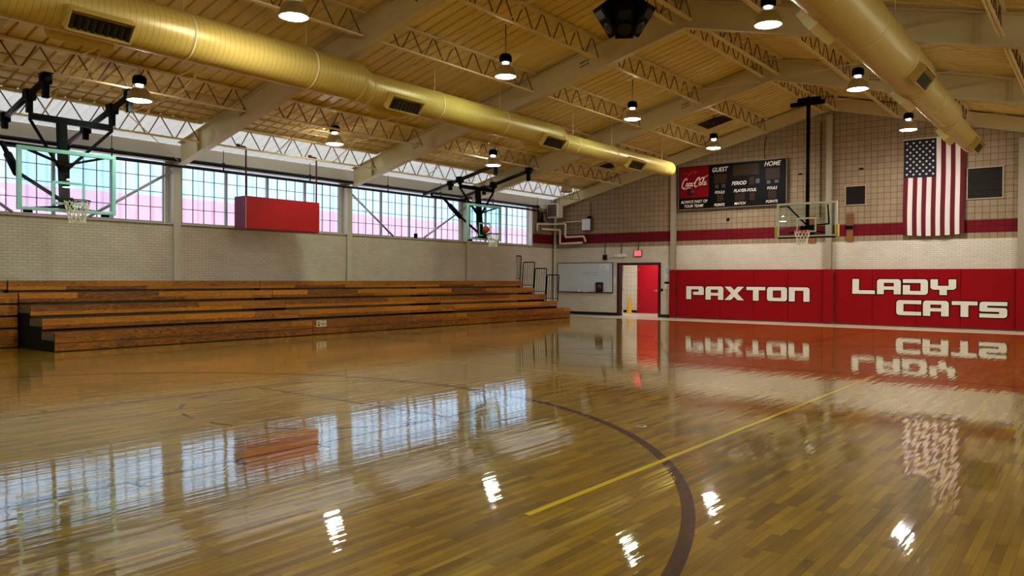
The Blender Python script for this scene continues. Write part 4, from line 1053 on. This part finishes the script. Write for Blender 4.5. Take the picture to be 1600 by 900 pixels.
# ------------------------------------------------------------------ whiteboard, papers, signs on the end wall
wb = thing('whiteboard', 'long white marker board on the end wall left of the doorway', 'whiteboard', (.22, L-.003, .97))
a = MB(); a.box(0, -.02, 0, 2.76, -.001, 1.23); a.build('writing_surface', M_WB, wb)
a = MB(); a.box(-.02, -.028, -.03, 2.78, -.0, -.001); a.box(2.761, -.028, 0, 2.78, 0, 1.25); a.box(-.02, -.028, 1.231, 2.76, 0, 1.25); a.box(-.02, -.028, 0, -.001, 0, 1.23); a.build('board_frame', M_BLACK, wb)
a = MB(); a.box(0, -.09, -.025, 2.76, -.029, -.008); a.build('marker_tray', M_BLACK, wb)
a = MB(); a.box(2.15, -.0235, .96, 2.62, -.0205, 1.17); a.mat(1)
for (u, v, w) in ((1.45, .82, .18), (1.85, .83, .2), (1.5, .74, .12), (1.9, .73, .12), (2.3, 1.1, .1), (2.3, 1.04, .14)): a.box(u-w, -.0245, v-.008, u+w, -.024 if u > 2 else -.021, v+.008)
a.build('pen_marks', [M_PAPER, M_INKB], wb)
o = thing('small_poster', 'small dark maroon poster card standing on the whiteboard tray', 'card', (2.37, L-.062, .964)); a = MB(); a.box(-.18, -.012, 0, .18, 0, .42); a.build('card', plain('maroon_card', (.05, .012, .025), .5, scale=14, var=.6), o)
a = MB(); a.lathe([(.0002, -.0135), (.10, -.0135), (.10, -.0125)], (0, 0, .23), 16, 'y'); a.build('emblem', plain('emblem_dull', (.17, .07, .09), .6), o)
o = thing('tray_cup', 'small white cup standing on the whiteboard tray', 'cup', (1.35, L-.074, .964)); a = MB(); a.lathe([(.0002, 0), (.03, 0), (.036, .11), (.03, .11), (.025, .01)], n=14); a.build('cup', M_WHITE, o)
o = MB().box(-.10, -.012, 0, .10, .012, .045).build('marker_eraser', M_WHITE, loc=(1.68, L-.06, .964), bevel=.005); tag(o, 'white eraser lying on the whiteboard tray', 'eraser')
def sheet(x0, x1, z0, z1, mat, lab):
    o = thing('wall_sheet', lab, 'paper', ((x0+x1)/2, L-.002, (z0+z1)/2)); w, h = (x1-x0)/2, (z1-z0)/2
    a = MB(); a.box(-w, -.004, -h, w, 0, h); a.build('paper_mount', mat, o)
    if mat is M_PAPER:
        a = MB()
        for k in range(4): z = h*.8-k*h*.22; a.box(-w*.7, -.0055, z-.012, w*.7, -.0045, z+.012)
        a.build('print', M_INKB, o)
sheet(3.03, 3.16, 1.32, 1.90, M_PAPER, 'narrow pale sheet between the whiteboard and doorway')
sheet(5.36, 5.57, 1.44, 2.04, M_PAPER, 'tall pale notice sheet right of the doorway')
sheet(5.36, 5.57, 1.35, 1.425, M_BLACK, 'black strip sign under the tall notice sheet')
sheet(5.37, 5.56, 1.13, 1.34, M_WHITE, 'small white notice lowest beside the doorway')
o = MB().box(-.035, -.03, -.05, .035, 0, .05).build('switch_box', M_BLACK, loc=(5.26, L-.003, 1.10)); tag(o, 'small black switch right of the doorway', 'switch')
def conduit(x, z0, z1, lab):
    o = MB().tube([(x, L-.02, z0), (x, L-.02, z1)], .014, 6).build('wall_mount_conduit', M_BOLT); tag(o, lab, 'conduit', 'conduits down the end wall')
conduit(2.62, 2.56, 3.35, 'thin conduit dropping to the dark alarm box'); conduit(3.40, 2.58, 3.30, 'thin conduit dropping to the emergency light'); conduit(4.19, 2.73, 3.25, 'thin conduit dropping to the red sign')
o = thing('alarm_mount_box', 'small dark red alarm box above the whiteboard', 'alarm', (2.62, L-.003, 2.44)); a = MB(); a.box(-.09, -.06, -.11, .09, 0, .11); a.build('case', M_MAROON, o, bevel=.008); a = MB(); a.lathe([(.0002, -.085), (.05, -.08), (.06, -.061)], (0, 0, 0), 14, 'y'); a.build('horn', M_BLACK, o)
o = thing('emergency_light_mount', 'white twin-head emergency light above the doorway', 'emergency light', (3.36, L-.003, 2.50)); a = MB(); a.box(-.12, -.08, -.07, .20, 0, .07); a.build('case', M_WHITE, o, bevel=.01)
for s in (-.2, .26): a = MB(); a.lathe([(.0002, -.13), (.055, -.12), (.065, -.08), (.045, -.03), (.0002, -.02)], (s, 0, 0), 14, 'y'); a.build('lamp_head', M_WHITE, o)
o = thing('exit_sign', 'glowing red sign box above the right of the doorway', 'sign', (4.19, L-.003, 2.58)); a = MB(); a.box(-.17, -.07, -.13, .17, 0, .13); a.build('case_mount', plain('sign_case', (.40, .10, .08), .5), o, bevel=.006); a = MB(); a.box(-.15, -.073, -.105, .15, -.0705, .105); a.build('sign_face', M_EXIT, o)

# ------------------------------------------------------------------ corner services
def pipe(pts, r, mat, name, lab, grp=None):
    P = [Vector(p) for p in pts]; out = [P[0]]
    for i in range(1, len(P)-1):
        d0 = (P[i-1]-P[i]).normalized(); d1 = (P[i+1]-P[i]).normalized(); k = min(r*1.6, (P[i-1]-P[i]).length*.4, (P[i+1]-P[i]).length*.4)
        for t in (0, .25, .5, .75, 1): out.append(P[i]+d0*k*(1-t)**2+d1*k*t**2)
    out.append(P[-1]); o = MB().tube(out, r, 10).build(name, mat); tag(o, lab, 'pipe', grp); return o
yw = L-.17
pipe([(.07, 26.7, 3.56), (.07, 26.7, 3.86), (.17, 27.72, 3.90), (.70, yw, 3.92), (.70, yw, 3.33), (1.66, yw, 3.34), (1.74, yw, 3.10)], .048, M_PIPEW, 'hanging_pipe', 'cream pipe stepping down across the stripe, upper of the corner pair')
pipe([(.10, 27.0, 3.66), (.2, 27.74, 3.66), (.42, yw, 3.66), (.42, yw, 3.05), (1.58, yw, 3.07)], .046, M_PIPEW, 'hanging_pipe', 'cream pipe stepping down across the stripe, lower of the corner pair')
pipe([(.35, yw+.06, 3.99), (1.5, yw+.06, 4.0)], .026, M_PIPEW, 'hanging_pipe', 'short level pipe running into the electrical box')
o = thing('electrical_box', 'grey electrical box with white paper on its door', 'electrical box', (1.75, L-.004, 3.85)); a = MB(); a.box(-.235, -.15, -.27, .235, 0, .25); a.build('mount_case', M_BOLT, o, bevel=.006); a = MB(); a.box(-.215, -.154, -.245, .205, -.1505, .235); a.build('paper_cover', M_PAPER, o)
a = MB(); a.box(.02, -.1, .251, .1, -.02, .34); a.box(.13, -.1, .251, .2, -.02, .36); a.build('connector', M_BLACK, o)
o = MB().tube([(1.93, L-.05, 4.22), (1.93, L-.05, 4.8)], .012, 6).build('hanging_cable', M_BLACK); tag(o, 'dark cable rising from the electrical box', 'cable')
o = thing('unit_heater', 'boxy tan unit heater with louvers high in the corner', 'heater', (.42, 27.45, 4.15)); a = MB(); a.box(-.30, -.10, 0, .30, .25, .62); a.build('case', M_PIPEW, o, bevel=.01)
a = MB(); a.box(-.26, -.106, .05, .20, -.101, .57); a.mat(1)
for k in range(7): z = .08+k*.07; a.box(-.26, -.125, z, .20, -.107, z+.02)
a.build('louvers', [M_DARK, M_TAN], o); a = MB(); a.tube([(-.2, .1, .62), (-.2, .1, .82)], .01, 5); a.tube([(.2, .1, .62), (.2, .1, .92)], .01, 5); a.build('hanger', M_BLACK, o)
o = thing('hanging_valve_pipes', 'dark vertical pipe group on the window wall near the corner', 'pipe', (.10, 26.85, 3.97)); a = MB(); a.tube([(0, 0, 0), (0, 0, .42)], .06, 10); a.tube([(0, .2, 0), (0, .2, .4)], .05, 10); a.tube([(0, -.1, .4), (0, .35, .4)], .035, 8); a.tube([(0, -.1, .02), (0, .35, .02)], .035, 8); a.build('pipe', M_BLACKM, o)
# little camera on the sill and the floor plate
o = MB().box(-.04, -.05, 0, .04, .05, .17).sphere((.02, 0, .10), .055).build('sill_camera', M_BLACK, loc=(-.06, 19.55, 2.937)); tag(o, 'small black camera on the window sill left of the far hoop', 'camera')
o = thing('floor_plate', 'small dark metal cover plate set in the court floor', 'floor plate', (15.6, 7.16, .0015)); a = MB(); a.lathe([(.0002, .004), (.055, .004), (.06, .0)], n=20); a.build('plate', M_ALU, o); a = MB(); a.lathe([(.0002, .0055), (.035, .005)], n=14); a.build('insert', M_BOLT, o)

# ------------------------------------------------------------------ outside
b = MB(); b.box(-40, -40, -.5, -.301, 70, -.2); struct(b.build('ground_outside', M_CONC))
b = MB(); b.box(W+.301, -40, -.5, W+40, 70, -.2); struct(b.build('ground_outside.001', M_CONC))
eb = thing('exterior_building', 'ribbed metal building with pink base seen through the windows', 'building', (-9.8, 0, 0))
a = MB(); a.box(-6, -30, -.2, 0, 60, 8.2); a.build('metal_wall', M_FACADE, eb)
a = MB(); a.prism([(-7, 8.21), (.5, 8.21), (-3, 9.6)], 'y', -30.5, 60.5); a.build('roof', M_GALV, eb)

# ------------------------------------------------------------------ light
w = bpy.data.worlds.new('sky'); S.world = w; w.use_nodes = True
nt = w.node_tree; bg = nt.nodes['Background']; bg.inputs['Color'].default_value = (.62, .80, 1., 1); bg.inputs['Strength'].default_value = 1.2
su = bpy.data.lights.new('sun', 'SUN'); su.energy = 5.5; su.angle = .02; su.color = (1, .97, .93); so = bpy.data.objects.new('sun', su); COL.objects.link(so)
so.rotation_euler = Vector((-.42, .2, -.88)).to_track_quat('-Z', 'Y').to_euler()
for sd, (a0, c0) in [(0, q) for q in WIN]+[(1, q) for q in WINR]:
    pl = bpy.data.lights.new('window_portal', 'AREA'); pl.shape = 'RECTANGLE'; pl.size = c0-a0; pl.size_y = 1.55; pl.cycles.is_portal = True
    po = bpy.data.objects.new('window_portal', pl); COL.objects.link(po); po.location = (-.29 if sd == 0 else W+.29, (a0+c0)/2, 3.74); po.rotation_euler = Vector((1 if sd == 0 else -1, 0, 0)).to_track_quat('-Z', 'Z').to_euler()
# unseen lamp added to brighten the corridor
cl = thing('corridor_fill_light', 'added lamp brightening the corridor, out of sight above the doorway', 'ceiling light', (3.6, 29.7, 2.68))
a = MB(); a.box(-.6, -.15, .02, .6, .15, .065); a.build('fixture_case', M_WHITE, cl); a = MB(); a.box(-.58, -.13, 0, .58, .13, .019); a.build('diffuser', emit('corridor_fill_glow', (1, .96, .88), 22.), cl)

# ------------------------------------------------------------------ camera
F, YAW, PITCH, ROLL = 1204.979, 37.794, -.718, .283
y, t, r = (math.radians(q) for q in (YAW, PITCH, ROLL))
fw = Vector((-math.sin(y)*math.cos(t), math.cos(y)*math.cos(t), math.sin(t))); rt = Vector((math.cos(y), math.sin(y), 0)); up = rt.cross(fw)
rt2 = rt*math.cos(r)+up*math.sin(r); up2 = -rt*math.sin(r)+up*math.cos(r)
cam = bpy.data.cameras.new('camera'); cam.sensor_width = 36; cam.lens = F*36/1600; cam.clip_end = 300; cam.clip_start = .05
co_ = bpy.data.objects.new('camera', cam); COL.objects.link(co_)
mw = Matrix((rt2, up2, -fw)).transposed().to_4x4(); mw.translation = Vector((19.44, 0, 1.534)); co_.matrix_world = mw
S.camera = co_
# ------------------------------------------------------------------ film
S.view_settings.view_transform = 'Standard'; S.view_settings.look = 'Medium High Contrast'; S.view_settings.exposure = .62
c = S.cycles; c.max_bounces = 8; c.diffuse_bounces = 5; c.glossy_bounces = 4; c.transparent_max_bounces = 12; c.transmission_bounces = 4; c.caustics_reflective = False; c.caustics_refractive = False
c.use_denoising = True; c.sample_clamp_indirect = 8
